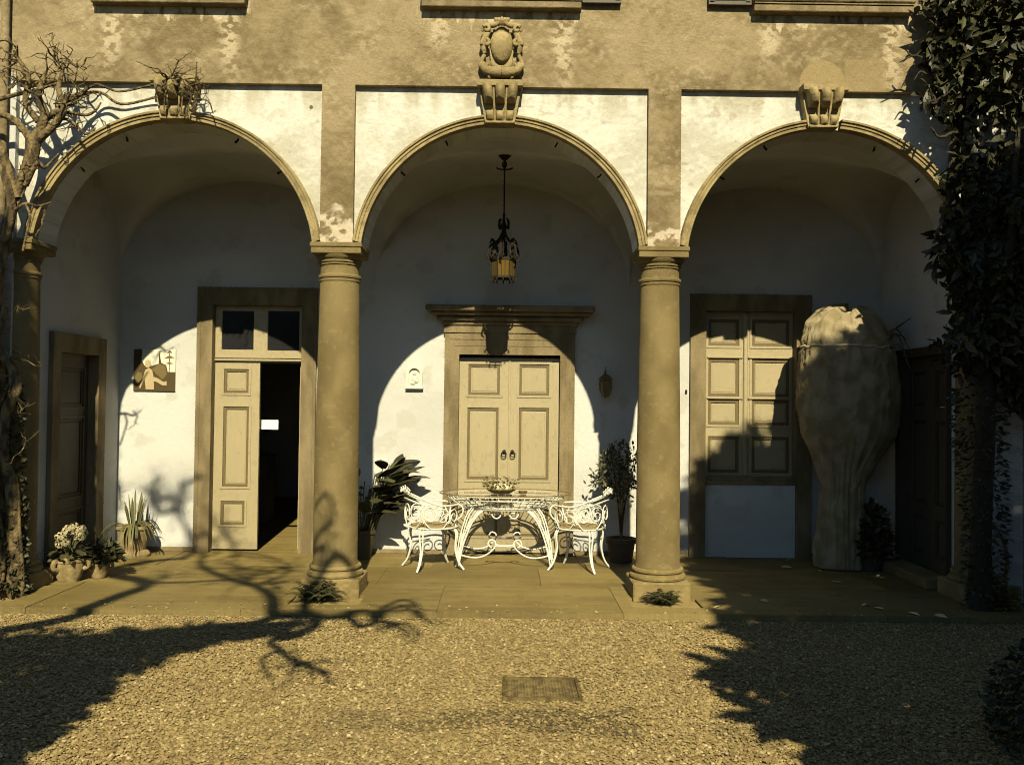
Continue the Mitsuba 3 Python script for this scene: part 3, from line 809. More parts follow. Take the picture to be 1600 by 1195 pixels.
# ceramic picture: pale ground, darker figures, flat print built from thin layers
tk = thing("tile_picture", "ceramic picture of a figure with dark drapery on the wall left of the open door", "picture")
x0, x1, z0, z1 = -4.215, -3.745, 1.80, 2.272
put(tk + "__plaque", MB().box(x0, x1, W - 0.018, W, z0, z1, 0.003), "m_tile_glaze")
m = MB()
lay = [Polygon([(0, 0), (1, 0), (1, 0.46), (0.82, 0.46), (0.78, 0.62), (0.66, 0.68), (0.60, 0.98), (0.60, 0.66), (0.42, 0.6), (0.30, 0.62), (0.18, 0.72), (0.20, 1.0), (0, 1.0)])]
put(tk + "__dark_drapery", MB().prism(affinity.affine_transform(lay[0], [x1 - x0, 0, 0, z1 - z0, x0, z0]), W - 0.0198, W - 0.0182), "m_tile_dark")
mid = [Polygon([(0.02, 0.30), (0.10, 0.46), (0.20, 0.42), (0.22, 0.30), (0.12, 0.2)]), Polygon([(0.44, 0.52), (0.60, 0.66), (0.76, 0.60), (0.80, 0.40), (0.70, 0.28), (0.56, 0.40)]), Polygon([(0.845, 0.46), (0.865, 0.46), (0.865, 0.95), (0.845, 0.95)]), Polygon([(0.72, 0.78), (0.85, 0.86), (0.98, 0.80), (0.85, 0.79)]), Polygon([(0.76, 0.66), (0.855, 0.70), (0.94, 0.66), (0.85, 0.65)]), Polygon([(0.79, 0.92), (0.855, 1.0), (0.92, 0.92)])]
mid = [affinity.affine_transform(a, [x1 - x0, 0, 0, z1 - z0, x0, z0]) for a in mid]
put(tk + "__robe", MB().prism(mid[1], W - 0.0214, W - 0.0200), "m_tile_mid")
put(tk + "__bundle", MB().prism(mid[0], W - 0.0214, W - 0.0200), "m_tile_mid")
put(tk + "__small_tree", MB().prism(shapely.union_all(mid[2:]), W - 0.0214, W - 0.0200), "m_tile_mid")
skin = [affinity.scale(Point(0.335, 0.66).buffer(0.085, 12), 0.9, 1.15), Polygon([(0.30, 0.04), (0.50, 0.04), (0.49, 0.30), (0.45, 0.50), (0.36, 0.56), (0.28, 0.50), (0.24, 0.36), (0.14, 0.08), (0.17, 0.06), (0.27, 0.30)]), Polygon([(0.49, 0.34), (0.60, 0.30), (0.72, 0.22), (0.80, 0.24), (0.80, 0.14), (0.70, 0.14), (0.56, 0.22), (0.48, 0.24)])]
put(tk + "__pale_figure", MB().prism(shapely.union_all([affinity.affine_transform(a, [x1 - x0, 0, 0, z1 - z0, x0, z0]) for a in skin]), W - 0.023, W - 0.0216), "m_tile_skin")
hair = Polygon([(0.23, 0.66), (0.25, 0.78), (0.33, 0.84), (0.42, 0.80), (0.45, 0.70), (0.42, 0.60), (0.41, 0.72), (0.34, 0.76), (0.28, 0.72), (0.27, 0.6)])
put(tk + "__pale_hair", MB().prism(affinity.affine_transform(hair, [x1 - x0, 0, 0, z1 - z0, x0, z0]), W - 0.0245, W - 0.0232), "m_tile_glaze")

# small arched relief
rx, rz = -1.04, 1.87
rk = thing("wall_relief", "small white arched relief plaque left of the middle door", "relief")
arch = sbox(rx - 0.088, rz, rx + 0.088, rz + 0.165).union(Point(rx, rz + 0.165).buffer(0.088, 24))
inn = sbox(rx - 0.062, rz + 0.03, rx + 0.062, rz + 0.160).union(Point(rx, rz + 0.160).buffer(0.062, 24))
put(rk + "__frame", MB().prism(arch.difference(inn), W - 0.045, W).box(rx - 0.1, rx + 0.1, W - 0.06, W, rz - 0.012, rz + 0.012, 0.004), "m_tile_glaze", smooth=30)
put(rk + "__back_plate", MB().prism(inn, W - 0.012, W - 0.002), "m_tile_glaze")
m = MB()
for (px, pz, a, b, c) in ((0.0, 0.165, 0.022, 0.022, 0.026), (0.0, 0.10, 0.032, 0.024, 0.048), (-0.018, 0.055, 0.03, 0.02, 0.02), (0.03, 0.12, 0.015, 0.014, 0.018), (0.03, 0.085, 0.018, 0.014, 0.03)):
    s = trimesh.creation.icosphere(2)
    m.add(s.vertices * [a, b, c] + [rx + px, W - 0.018, rz + pz], s.faces)
put(rk + "__figure", m, "m_tile_glaze", smooth=True)
put("wall_switch", MB().box(2.036, 2.058, W - 0.016, W, 1.84, 1.885, 0.004), "m_iron", label="tiny dark bell push on the wall left of the shuttered window", cat="bell push")

# wall lantern right of the middle door
sk = thing("wall_lantern", "unlit dark wall lantern between the middle door and right column", "lantern")
sx = 1.115
put(sk + "__bracket", MB().tube([[sx, W, 1.95], [sx, W - 0.05, 2.04], [sx, W - 0.12, 2.08], [sx, W - 0.13, 2.05]], 0.010, 7, smooth=5).tube([[sx, W - 0.13, 2.05], [sx, W - 0.13, 2.13]], [0.008, 0.004], 7).box(sx - 0.03, sx + 0.03, W - 0.012, W, 1.88, 2.02, 0.004), "m_lead")
put(sk + "__glass", MB().lathe([(0.035, 1.80), (0.062, 1.88), (0.066, 1.95), (0.05, 2.0)], sx, W - 0.13, 6), "m_lead")
m = MB().lathe([(0.0, 2.06), (0.03, 2.04), (0.082, 1.995), (0.078, 1.985), (0.0, 1.99)], sx, W - 0.13, 6).lathe([(0.0, 1.775), (0.03, 1.79), (0.038, 1.80), (0.0, 1.805)], sx, W - 0.13, 6)
for a in np.arange(6) * PI / 3:
    c, s = math.cos(a), math.sin(a)
    m.tube([[sx + 0.036 * c, W - 0.13 + 0.036 * s, 1.80], [sx + 0.064 * c, W - 0.13 + 0.064 * s, 1.88], [sx + 0.068 * c, W - 0.13 + 0.068 * s, 1.95], [sx + 0.052 * c, W - 0.13 + 0.052 * s, 2.0]], 0.006, 5)
put(sk + "__cage", m, "m_lead")

# ------------------------------------------------------------------ hanging lantern
lk = thing("hanging_lantern", "wrought iron lantern with amber glass hanging from the middle vault", "lantern")
lx, ly = -0.042, 1.25
zt = 4.235
m = MB().tube([[lx, ly, 3.62], [lx, ly, zt + 0.03]], 0.008, 7).lathe([(0.0, zt - 0.03), (0.03, zt - 0.02), (0.075, zt + 0.03)], lx, ly, 14)
m.tube([[lx - 0.085, ly, zt - 0.105], [lx - 0.04, ly, zt - 0.12], [lx + 0.04, ly, zt - 0.12], [lx + 0.085, ly, zt - 0.105]], 0.008, 6, smooth=4)
for k_ in range(2):
    m.tube([[lx, ly, zt - 0.03], [lx + 0.02 * (-1) ** k_, ly, zt - 0.07], [lx, ly, zt - 0.11]], 0.010, 6, smooth=4)
put(lk + "__rod", m, "m_iron", smooth=40)
m = MB()
for k_ in range(6):
    a = k_ * PI / 3 + 0.35
    c, s = math.cos(a), math.sin(a)
    rp = lambda r, z: [lx + r * c, ly + r * s, z]
    m.tube([rp(0.004, 3.66), rp(0.012, 3.56), rp(0.05, 3.50), rp(0.052, 3.58), rp(0.035, 3.60)], 0.009, 6, smooth=5)
    m.tube([rp(0.012, 3.52), rp(0.02, 3.45), rp(0.07, 3.37), rp(0.14, 3.32), rp(0.162, 3.25), rp(0.125, 3.19)], 0.012, 6, smooth=5)
    m.tube([rp(0.14, 3.32), rp(0.10, 3.33), rp(0.085, 3.275), rp(0.105, 3.24), rp(0.13, 3.265)], 0.012, 6, smooth=5)
    m.tube([rp(0.15, 3.34), rp(0.125, 3.38), rp(0.105, 3.35), rp(0.115, 3.30)], [0.008, 0.016, 0.014, 0.008], 6, smooth=5)
    m.tube([rp(0.162, 3.25), rp(0.178, 3.20), rp(0.148, 3.16)], [0.010, 0.012, 0.006], 6, smooth=5)
put(lk + "__scrolls", m, "m_iron", smooth=50)
hexa = 6
put(lk + "__glass", MB().lathe([(0.108, 2.995), (0.118, 3.185)], lx, ly, hexa), "m_amber_glass")
m = MB().lathe([(0.130, 3.195), (0.130, 3.172), (0.112, 3.172)], lx, ly, hexa).lathe([(0.122, 2.985), (0.122, 3.008), (0.106, 3.008)], lx, ly, hexa)
for k_ in range(hexa * 3):   # thin leads between the strips of glass
    a = k_ * 2 * PI / hexa / 3
    rr = math.cos(PI / hexa) / math.cos((a % (2 * PI / hexa)) - PI / hexa)
    m.tube([[lx + 0.109 * rr * math.cos(a), ly + 0.109 * rr * math.sin(a), 2.99], [lx + 0.119 * rr * math.cos(a), ly + 0.119 * rr * math.sin(a), 3.19]], 0.0032, 5)
for k_ in range(hexa):
    a = k_ * 2 * PI / hexa
    m.tube([[lx + 0.115 * math.cos(a), ly + 0.115 * math.sin(a), 2.985], [lx + 0.126 * math.cos(a), ly + 0.126 * math.sin(a), 3.195]], 0.006, 6)
    for q in (0.0, 0.5):
        b = (k_ + q) * 2 * PI / hexa
        rr = 0.12 if q == 0 else 0.106
        m.tube([[lx + rr * math.cos(b), ly + rr * math.sin(b), 2.99], [lx + (rr + 0.015) * math.cos(b), ly + (rr + 0.015) * math.sin(b), 2.965], [lx + rr * math.cos(b), ly + rr * math.sin(b), 2.945]], [0.006, 0.009, 0.003], 6, smooth=3)
        m.tube([[lx + rr * math.cos(b), ly + rr * math.sin(b), 3.19], [lx + (rr + 0.022) * math.cos(b), ly + (rr + 0.022) * math.sin(b), 3.215], [lx + (rr + 0.008) * math.cos(b), ly + (rr + 0.008) * math.sin(b), 3.235]], [0.007, 0.010, 0.004], 6, smooth=3)
put(lk + "__cage", m, "m_iron", smooth=50)
put(lk + "__bulb", MB().lathe([(0.0, 3.02), (0.018, 3.03), (0.022, 3.06), (0.012, 3.10), (0.0, 3.115)], lx, ly, 12), "m_card", smooth=True)


# ------------------------------------------------------------------ garden furniture
def spiral(c, ax, r0, r1, a0, turns, nseg=26):
    """a flat spiral about c in the plane of unit vectors ax = (u, v)"""
    a = a0 + np.linspace(0, turns * 2 * PI, nseg)
    r = np.linspace(r0, r1, nseg)
    return np.array(c) + r[:, None] * (np.cos(a)[:, None] * np.array(ax[0]) + np.sin(a)[:, None] * np.array(ax[1]))


def table():
    k = thing("garden_table", "white wrought iron garden table with oval glass top before the middle door", "table")
    cx_, cy_, A, B, zt_ = 0.005, 1.72, 0.70, 0.46, 0.745
    el = lambda s, z, n=64: np.stack([cx_ + A * s * np.cos(np.linspace(0, 2 * PI, n)), cy_ + B * s * np.sin(np.linspace(0, 2 * PI, n)), np.full(n, z)], 1)
    top = affinity.translate(affinity.scale(Point(0, 0).buffer(1, 48), A, B), cx_, cy_)
    tv, tf = trimesh.creation.triangulate_polygon(top, engine="earcut")
    put(k + "__glass_top", MB().add(np.c_[tv, np.full(len(tv), zt_ + 0.004)], tf), "m_pane")
    put(k + "__top_rim", MB().tube(el(1.004, zt_ + 0.003), 0.006, 6), "m_lead")
    m = MB().tube(el(0.90, zt_ - 0.012), 0.008, 7).tube(el(0.88, zt_ - 0.05), 0.006, 6).tube(el(0.66, zt_ - 0.135), 0.008, 7).tube(el(0.62, zt_ - 0.155), 0.008, 7)
    for a in np.linspace(0, 2 * PI, 44, endpoint=False):
        c, s = math.cos(a), math.sin(a)
        m.tube([[cx_ + A * 0.90 * c, cy_ + B * 0.90 * s, zt_ - 0.012], [cx_ + A * 0.82 * c, cy_ + B * 0.82 * s, zt_ - 0.07], [cx_ + A * 0.66 * c, cy_ + B * 0.66 * s, zt_ - 0.135]], 0.0045, 5, smooth=3)
    for a in np.linspace(0, 2 * PI, 18, endpoint=False):   # little rings between the hoops
        c, s = math.cos(a), math.sin(a)
        tx = np.array([-A * s, B * c, 0])
        tx /= np.linalg.norm(tx)
        m.tube(spiral([cx_ + A * 0.89 * c, cy_ + B * 0.89 * s, zt_ - 0.031], (tx, [0, 0, 1]), 0.017, 0.017, 0, 1, 14), 0.0035, 5)
    put(k + "__apron", m, "m_white_iron", smooth=60)
    for sx_, sy_ in ((-1, -1), (1, -1), (-1, 1), (1, 1)):
        m = MB()
        for o in (-0.012, 0.012):
            dx, dy = sx_, sy_
            p0 = np.array([cx_ + dx * 0.20, cy_ + dy * 0.22, zt_ - 0.155])
            path = [p0 + [o, 0, 0], p0 + [dx * 0.07 + o, dy * 0.015, -0.03], p0 + [dx * 0.16 + o, dy * 0.045, -0.14], p0 + [dx * 0.245 + o, dy * 0.075, -0.36], p0 + [dx * 0.29 + o, dy * 0.09, -(zt_ - 0.155) + 0.012]]
            m.tube(path, 0.0085, 7, smooth=6)
            path = [p0 + [dx * 0.14 + o, 0, 0.02], p0 + [dx * 0.20 + o, dy * 0.03, -0.08], p0 + [dx * 0.26 + o, dy * 0.07, -0.30], p0 + [dx * 0.285 + o, dy * 0.085, -0.5]]
            m.tube(path, 0.007, 7, smooth=6)
        m.tube(spiral([cx_ + sx_ * 0.085, cy_ + sy_ * 0.22, zt_ - 0.20], ([sx_, 0, 0], [0, 0, -1]), 0.055, 0.03, -0.2, 0.75, 16), 0.008, 7)
        m.tube([[cx_ + sx_ * 0.045, cy_ + sy_ * 0.22, zt_ - 0.16], [cx_ + sx_ * 0.14, cy_ + sy_ * 0.22, zt_ - 0.165], [cx_ + sx_ * 0.20, cy_ + sy_ * 0.22, zt_ - 0.155]], 0.008, 7, smooth=3)
        put(k + "__leg", m, "m_white_iron", smooth=60)
    for yy, sg in ((-0.28, -1), (0.28, 1)):
        m = MB()
        for sx_ in (-1, 1):
            m.tube([[cx_ + sx_ * 0.47, cy_ + sg * 0.30, 0.13], [cx_ + sx_ * 0.32, cy_ + sg * 0.29, 0.10], [cx_ + sx_ * 0.20, cy_ + yy, 0.125], [cx_ + sx_ * 0.11, cy_ + yy, 0.20], [cx_ + sx_ * 0.10, cy_ + yy, 0.265], [cx_ + sx_ * 0.15, cy_ + yy, 0.285], [cx_ + sx_ * 0.175, cy_ + yy, 0.235], [cx_ + sx_ * 0.135, cy_ + yy, 0.205]], 0.0085, 7, smooth=6)
        m.tube([[cx_ - 0.10, cy_ + yy, 0.235], [cx_, cy_ + yy, 0.222], [cx_ + 0.10, cy_ + yy, 0.235]], 0.0085, 7, smooth=3).tube([[cx_ - 0.10, cy_ + yy, 0.215], [cx_ + 0.10, cy_ + yy, 0.215]], 0.006, 6)
        put(k + "__stretcher", m, "m_white_iron", smooth=60)
    return k


table()


def chair(x, y, ang, label):
    k = thing("garden_chair", label, "chair", "scroll-back chairs at the garden table")
    c, s = math.cos(ang), math.sin(ang)

    def w(p):   # chair space: +x is the front of the seat
        p = np.atleast_2d(np.array(p, float))
        return np.stack([x + p[:, 0] * c - p[:, 1] * s, y + p[:, 0] * s + p[:, 1] * c, p[:, 2]], 1)
    R = 0.235
    ring = lambda r, z, a0=0.0, a1=2 * PI, n_=40: w(np.stack([r * np.cos(np.linspace(a0, a1, n_)), r * np.sin(np.linspace(a0, a1, n_)), np.full(n_, z)], 1))
    m = MB()
    prof_ = [(0.0, 0.445), (0.12, 0.452), (0.20, 0.458), (0.232, 0.452), (0.238, 0.435), (0.225, 0.422), (0.0, 0.420)]
    ctr = w([0, 0, 0])[0]
    m.lathe(prof_, ctr[0], ctr[1], 36)
    put(k + "__seat", m, "m_cushion", smooth=50)
    put(k + "__seat_hoop", MB().tube(ring(0.243, 0.432), 0.009, 7), "m_white_iron", smooth=60)
    for a in (0.75, -0.75, PI - 0.75, PI + 0.75):
        m = MB()
        for o in (-0.055, 0.055):
            u_ = np.array([math.cos(a), math.sin(a)])
            uo = np.array([math.cos(a + o * 1.3), math.sin(a + o * 1.3)])
            m.tube(w([[*(uo * 0.20), 0.425], [*(uo * 0.245), 0.405], [*(uo * 0.262), 0.35], [*(u_ * 0.25 + (uo - u_) * 0.15), 0.22], [*(u_ * 0.285 + (uo - u_) * 0.08), 0.09], [*(u_ * 0.345), 0.008]]), [0.008, 0.0095, 0.0095, 0.009, 0.009, 0.011], 7, smooth=6)
        put(k + "__leg", m, "m_white_iron", smooth=60)
    # barrel back: the arm rail sweeps up to a crest at the rear, scrolls fill it
    al = np.linspace(0.62, 2 * PI - 0.62, 41)
    h = 0.665 + 0.13 * np.clip(-np.cos(al), 0, 1) ** 1.5 + 0.0 * al
    rr = 0.262 + 0.045 * np.clip(-np.cos(al), 0, 1)
    m = MB()
    m.tube(w(np.stack([rr * np.cos(al), rr * np.sin(al), h], 1)), 0.0095, 7)
    m.tube(w(np.stack([rr * 0.985 * np.cos(al), rr * 0.985 * np.sin(al), h - 0.035 - 0.03 * np.clip(-np.cos(al), 0, 1)], 1))[6:-6], 0.006, 6)
    for sg in (1, -1):
        a = sg * 0.62
        e = np.array([math.cos(a), math.sin(a)])
        m.tube(w([[*(e * 0.262), 0.665], [*(e * 0.30), 0.645], [*(e * 0.315), 0.60], [*(e * 0.29), 0.54], [*(e * 0.235), 0.49], [*(e * 0.238), 0.44]]), 0.009, 7, smooth=6)
    put(k + "__arm_rail", m, "m_white_iron", smooth=60)
    m = MB()
    for q, a in enumerate(np.linspace(0.95, 2 * PI - 0.95, 9)):
        back_ = max(0.0, -math.cos(a))
        r_ = 0.25 + 0.03 * back_
        ct = w([r_ * math.cos(a), r_ * math.sin(a), 0.0])[0]
        tg = w([-math.sin(a), math.cos(a), 0.0])[0] - w([0, 0, 0])[0]
        tg /= np.linalg.norm(tg)
        sgn = 1 if q % 2 else -1
        hz = 0.55 + 0.035 * back_
        m.tube(spiral([ct[0], ct[1], hz], (tg * sgn, [0, 0, 1]), 0.085 + 0.02 * back_, 0.022, -0.9, 1.55, 34), 0.0062, 6)
        m.tube(np.array([[ct[0], ct[1], 0.44], [ct[0] + tg[0] * 0.05 * sgn, ct[1] + tg[1] * 0.05 * sgn, 0.50], [ct[0] + tg[0] * 0.075 * sgn, ct[1] + tg[1] * 0.075 * sgn, hz - 0.03]]), 0.0062, 6, smooth=4)
    put(k + "__scroll_back", m, "m_white_iron", smooth=60)
    m = MB()
    for q, (dz, dt) in enumerate(((0.83, 0.0), (0.815, 0.07), (0.815, -0.07), (0.80, 0.13), (0.80, -0.13))):
        p = w([-0.31, dt, dz])[0]
        tg = w([0, 1, 0])[0] - w([0, 0, 0])[0]
        m.tube(spiral(p, (tg * (1 if dt >= 0 else -1), [0, 0, 1]), 0.035, 0.008, 0.4, 1.1, 18), 0.006, 6)
    put(k + "__crest", m, "m_white_iron", smooth=60)
    return k


chair(-0.735, 1.36, 0.42, "white iron scroll-back chair left of the garden table")
chair(0.775, 1.38, PI - 0.42, "white iron scroll-back chair right of the garden table")

# planter bowl on the table
bk = thing("planter_bowl", "low bowl of small leafy plants on the glass table", "planter")
bx, by, bz = -0.04, 1.62, 0.7545
put(bk + "__bowl", MB().lathe([(0.0, bz), (0.10, bz), (0.155, bz + 0.035), (0.165, bz + 0.05), (0.158, bz + 0.052), (0.13, bz + 0.035), (0.0, bz + 0.03)], bx, by, 32), "m_terra", smooth=40)
rg = np.random.default_rng(3)
m = MB()
for q in range(9):
    s = trimesh.creation.icosphere(2)
    a, r = rg.random() * 2 * PI, 0.09 * math.sqrt(rg.random())
    m.add(s.vertices * (0.028 + 0.012 * rg.random()) + [bx + r * math.cos(a), by + r * math.sin(a), bz + 0.06], s.faces, np.array((0.33, 0.30, 0.18)) * (0.7 + 0.6 * rg.random()))
put(bk + "__fruit", m, "m_flower", smooth=True, color=True)
N = 170
a, r = rg.random(N) * 2 * PI, 0.17 * np.sqrt(rg.random(N))
pos = np.stack([bx + r * np.cos(a) * 1.1, by + r * np.sin(a), bz + 0.06 + 0.05 * rg.random(N) + 0.06 * (rg.random(N) < 0.2)], 1)
put(bk + "__foliage", leaves(MB(), pos, np.stack([np.cos(a), np.sin(a), rg.random(N) * 1.2 - 0.2], 1), rg.normal(size=(N, 3)), 0.035, 0.02, np.array((0.075, 0.062, 0.022)) * (0.6 + rg.random((N, 1)))), "m_leaf", color=True)
put("ashtray", MB().lathe([(0.0, 0.7545), (0.035, 0.7545), (0.05, 0.785), (0.045, 0.786), (0.03, 0.764), (0.0, 0.762)], 0.19, 1.56, 20), "m_lead", smooth=40, label="small dark round dish beside the planter bowl on the table", cat="dish")


# ------------------------------------------------------------------ plants
def strap_leaf(mb, base, az, L, w, up, col, nseg=8, droop=1.0):
    """a long arching blade"""
    t = np.linspace(0, 1, nseg)
    d = np.array([math.cos(az), math.sin(az), 0])
    p = np.array(base) + np.outer(t * L * math.cos(up) + 0.0, d) + np.outer(t * L * math.sin(up) - droop * L * t**2.2 * 0.5, [0, 0, 1])
    s = np.array([-math.sin(az), math.cos(az), 0])
    ww = w * np.sin(PI * np.clip(t * 0.92 + 0.06, 0, 1)) ** 0.8
    n_ = np.cross(np.gradient(p, axis=0), s)
    n_ /= np.linalg.norm(n_, axis=1, keepdims=True)
    V = np.stack([p + s * ww[:, None] - n_ * ww[:, None] * 0.35, p, p - s * ww[:, None] - n_ * ww[:, None] * 0.35], 1).reshape(-1, 3)
    i = np.arange(nseg - 1)
    f = np.vstack([np.stack([3 * i, 3 * i + 1, 3 * i + 4, 3 * i + 3], 1), np.stack([3 * i + 1, 3 * i + 2, 3 * i + 5, 3 * i + 4], 1)])
    mb.add(V, f, col)


LEAF = np.array((0.044, 0.043, 0.016))

# broad-leaved plant behind the left column
ak = thing("broad_leaf_plant", "dark broad-leaved potted plant behind the left column", "plant")
ax_, ay_ = -1.54, 1.95
put(ak + "__pot", MB().lathe([(0.0, 0.0), (0.13, 0.0), (0.17, 0.26), (0.185, 0.27), (0.185, 0.31), (0.165, 0.31), (0.155, 0.27), (0.0, 0.26)], ax_ - 0.05, ay_, 28), "m_dark_pot", smooth=30)
m = MB()
rg = np.random.default_rng(8)
for q in range(78):
    az = -1.9 + 3.8 * rg.random()
    bl = 0.18 + 0.62 * rg.random()
    base = np.array([ax_ - 0.05, ay_, 0.27]) + np.array([math.cos(az), math.sin(az), 0]) * (0.04 + 0.13 * rg.random())
    up = 0.35 + 0.9 * rg.random()
    tip = base + [math.cos(az) * bl * 0.35, math.sin(az) * bl * 0.35, bl * 0.95]
    m.tube([base, tip], 0.005, 5, c=LEAF)
    strap_leaf(m, tip - [0, 0, 0.03], az + 0.4 * rg.normal(), 0.34 + 0.18 * rg.random(), 0.06 + 0.025 * rg.random(), 0.35 + 0.8 * rg.random(), LEAF * (0.4 + 0.6 * rg.random()), droop=0.7)
put(ak + "__leaves", m, "m_leaf", smooth=True, color=True)

# clipped potted shrub behind the right column
hk = thing("potted_shrub", "thin-stemmed shrub in a dark pot behind the right column", "plant")
hx, hy = 1.27, 1.85
put(hk + "__pot", MB().lathe([(0.0, 0.0), (0.12, 0.0), (0.15, 0.20), (0.168, 0.21), (0.168, 0.26), (0.15, 0.26), (0.14, 0.23), (0.0, 0.22)], hx, hy, 28), "m_dark_pot", smooth=30)
m = MB()
rg = np.random.default_rng(21)
tips = []
for q in range(6):
    az, b = rg.random() * 2 * PI, 0.06 + 0.1 * rg.random()
    p = [np.array([hx, hy, 0.22]), np.array([hx + 0.03 * math.cos(az), hy + 0.03 * math.sin(az), 0.55]), np.array([hx + b * math.cos(az), hy + b * math.sin(az), 0.85]), np.array([hx + 2 * b * math.cos(az), hy + 2 * b * math.sin(az), 1.05 + 0.2 * rg.random()])]
    m.tube(p, [0.010, 0.008, 0.006, 0.003], 6, smooth=4)
    tips += p[2:]
put(hk + "__stems", m, "m_bark", smooth=True)
N = 900
ctr = np.array([hx - 0.02, hy, 1.0])
dirs = rg.normal(size=(N, 3))
dirs /= np.linalg.norm(dirs, axis=1, keepdims=True)
pos = ctr + dirs * (rg.random((N, 1)) ** 0.4) * [0.24, 0.22, 0.34]
lump = meshkit.fbm(pos * 7, 3, 2)
pos = pos[lump > 0.44]
ex = np.array([[hx - 0.27 + 0.05 * rg.normal(), hy - 0.05 + 0.05 * rg.normal(), 0.88 + 0.06 * rg.normal()] for _ in range(40)])
pos = np.vstack([pos, ex])
N = len(pos)
put(hk + "__foliage", leaves(MB(), pos, rg.normal(size=(N, 3)) + [0, -0.2, -0.2], rg.normal(size=(N, 3)) + [0, -0.6, 0.8], 0.055, 0.028, LEAF * (0.6 + 1.0 * rg.random((N, 1)))), "m_leaf", color=True)


# hydrangea and a smaller pot, left front
def handled_pot(key, x, y, r, h, label_=None):
    m = MB().lathe([(0.0, 0.0), (r * 0.66, 0.0), (r * 0.8, h * 0.2), (r * 0.98, h * 0.62), (r * 1.0, h * 0.88), (r * 1.06, h * 0.92), (r * 1.06, h), (r * 0.94, h), (r * 0.9, h * 0.9), (0.0, h * 0.86)], x, y, 36)
    for az in (-2.0, 0.05):
        d_ = np.array([math.cos(az), math.sin(az), 0])
        m.tube([np.array([x, y, h * 0.95]) + d_ * r * 0.98, np.array([x, y, h * 0.98]) + d_ * r * 1.22, np.array([x, y, h * 0.72]) + d_ * r * 1.3, np.array([x, y, h * 0.58]) + d_ * r * 0.97], r * 0.16, 9, smooth=5)
    put(key, m, "m_terra", smooth=35)


fk = thing("flower_pot", "terracotta pot of dried pale hydrangea heads at the left column foot", "flower pot")
fx, fy = -4.07, 0.52
handled_pot(fk + "__pot", fx, fy, 0.135, 0.20)
rg = np.random.default_rng(4)
m = MB()
m2 = MB()
for q in range(26):
    u_ = rg.normal(size=3)
    u_[2] = abs(u_[2]) * 0.9
    u_ /= np.linalg.norm(u_)
    hc = np.array([fx + 0.005, fy, 0.35]) + u_ * [0.145, 0.13, 0.17] * (0.65 + 0.4 * rg.random())
    m2.tube([[fx, fy, 0.18], (np.array([fx, fy, 0.18]) + hc) / 2 + [0, 0, 0.03], hc], 0.004, 5, c=LEAF)
    N = 46
    dd = rg.normal(size=(N, 3))
    dd /= np.linalg.norm(dd, axis=1, keepdims=True)
    tone = np.array((0.30, 0.26, 0.145)) * (0.45 + 0.75 * rg.random())
    leaves(m, hc + dd * 0.038, np.cross(dd, rg.normal(size=(N, 3))), dd, 0.026, 0.024, tone * (0.8 + 0.4 * rg.random((N, 1))), seg=1)
put(fk + "__flower_heads", m, "m_flower", color=True)
N = 60
a = rg.random(N) * 2 * PI
put(fk + "__foliage", leaves(m2, np.stack([fx + 0.11 * np.cos(a), fy + 0.11 * np.sin(a), 0.22 + 0.08 * rg.random(N)], 1), np.stack([np.cos(a), np.sin(a), rg.random(N) - 0.5], 1), np.tile([0, 0, 1.0], (N, 1)) + 0.3 * rg.normal(size=(N, 3)), 0.11, 0.065, LEAF * (0.5 + 0.8 * rg.random((N, 1)))), "m_leaf", color=True)
fk = thing("flower_pot", "small terracotta pot of dark foliage beside the hydrangea pot", "flower pot")
fx, fy = -3.87, 0.70
handled_pot(fk + "__pot", fx, fy, 0.095, 0.14)
N = 420
dd = rg.normal(size=(N, 3))
dd[:, 2] = np.abs(dd[:, 2])
dd /= np.linalg.norm(dd, axis=1, keepdims=True)
put(fk + "__foliage", leaves(MB(), np.array([fx + 0.03, fy, 0.16]) + dd * [0.19, 0.15, 0.17] * rg.random((N, 1)) ** 0.5, dd + 0.5 * rg.normal(size=(N, 3)), np.tile([0, -0.3, 1.0], (N, 1)) + 0.5 * rg.normal(size=(N, 3)), 0.07, 0.045, LEAF * (0.4 + 0.7 * rg.random((N, 1)))), "m_leaf", color=True)

# urn with a spiky strap-leaved plant
uk = thing("stone_urn", "pale round planter with arching strap leaves against the back wall at left", "planter")
ux, uy = -4.03, 1.88
put(uk + "__urn", MB().lathe([(0.0, 0.0), (0.165, 0.0), (0.17, 0.03), (0.15, 0.06), (0.125, 0.075), (0.13, 0.10), (0.155, 0.20), (0.165, 0.29), (0.185, 0.305), (0.185, 0.335), (0.165, 0.335), (0.155, 0.31), (0.0, 0.30)], ux, uy, 40), "m_terra", smooth=35)
m = MB()
for q in range(44):
    az = rg.random() * 2 * PI
    up_ = q % 3 == 0
    strap_leaf(m, [ux + 0.05 * math.cos(az), uy + 0.05 * math.sin(az), 0.31], az, 0.30 + 0.2 * rg.random(), 0.008 + 0.010 * rg.random(), 1.35 if up_ else 0.75, LEAF * (0.8 + 1.2 * rg.random()), 10, 0.3 if up_ else 1.9)
put(uk + "__leaves", m, "m_leaf", smooth=True, color=True)


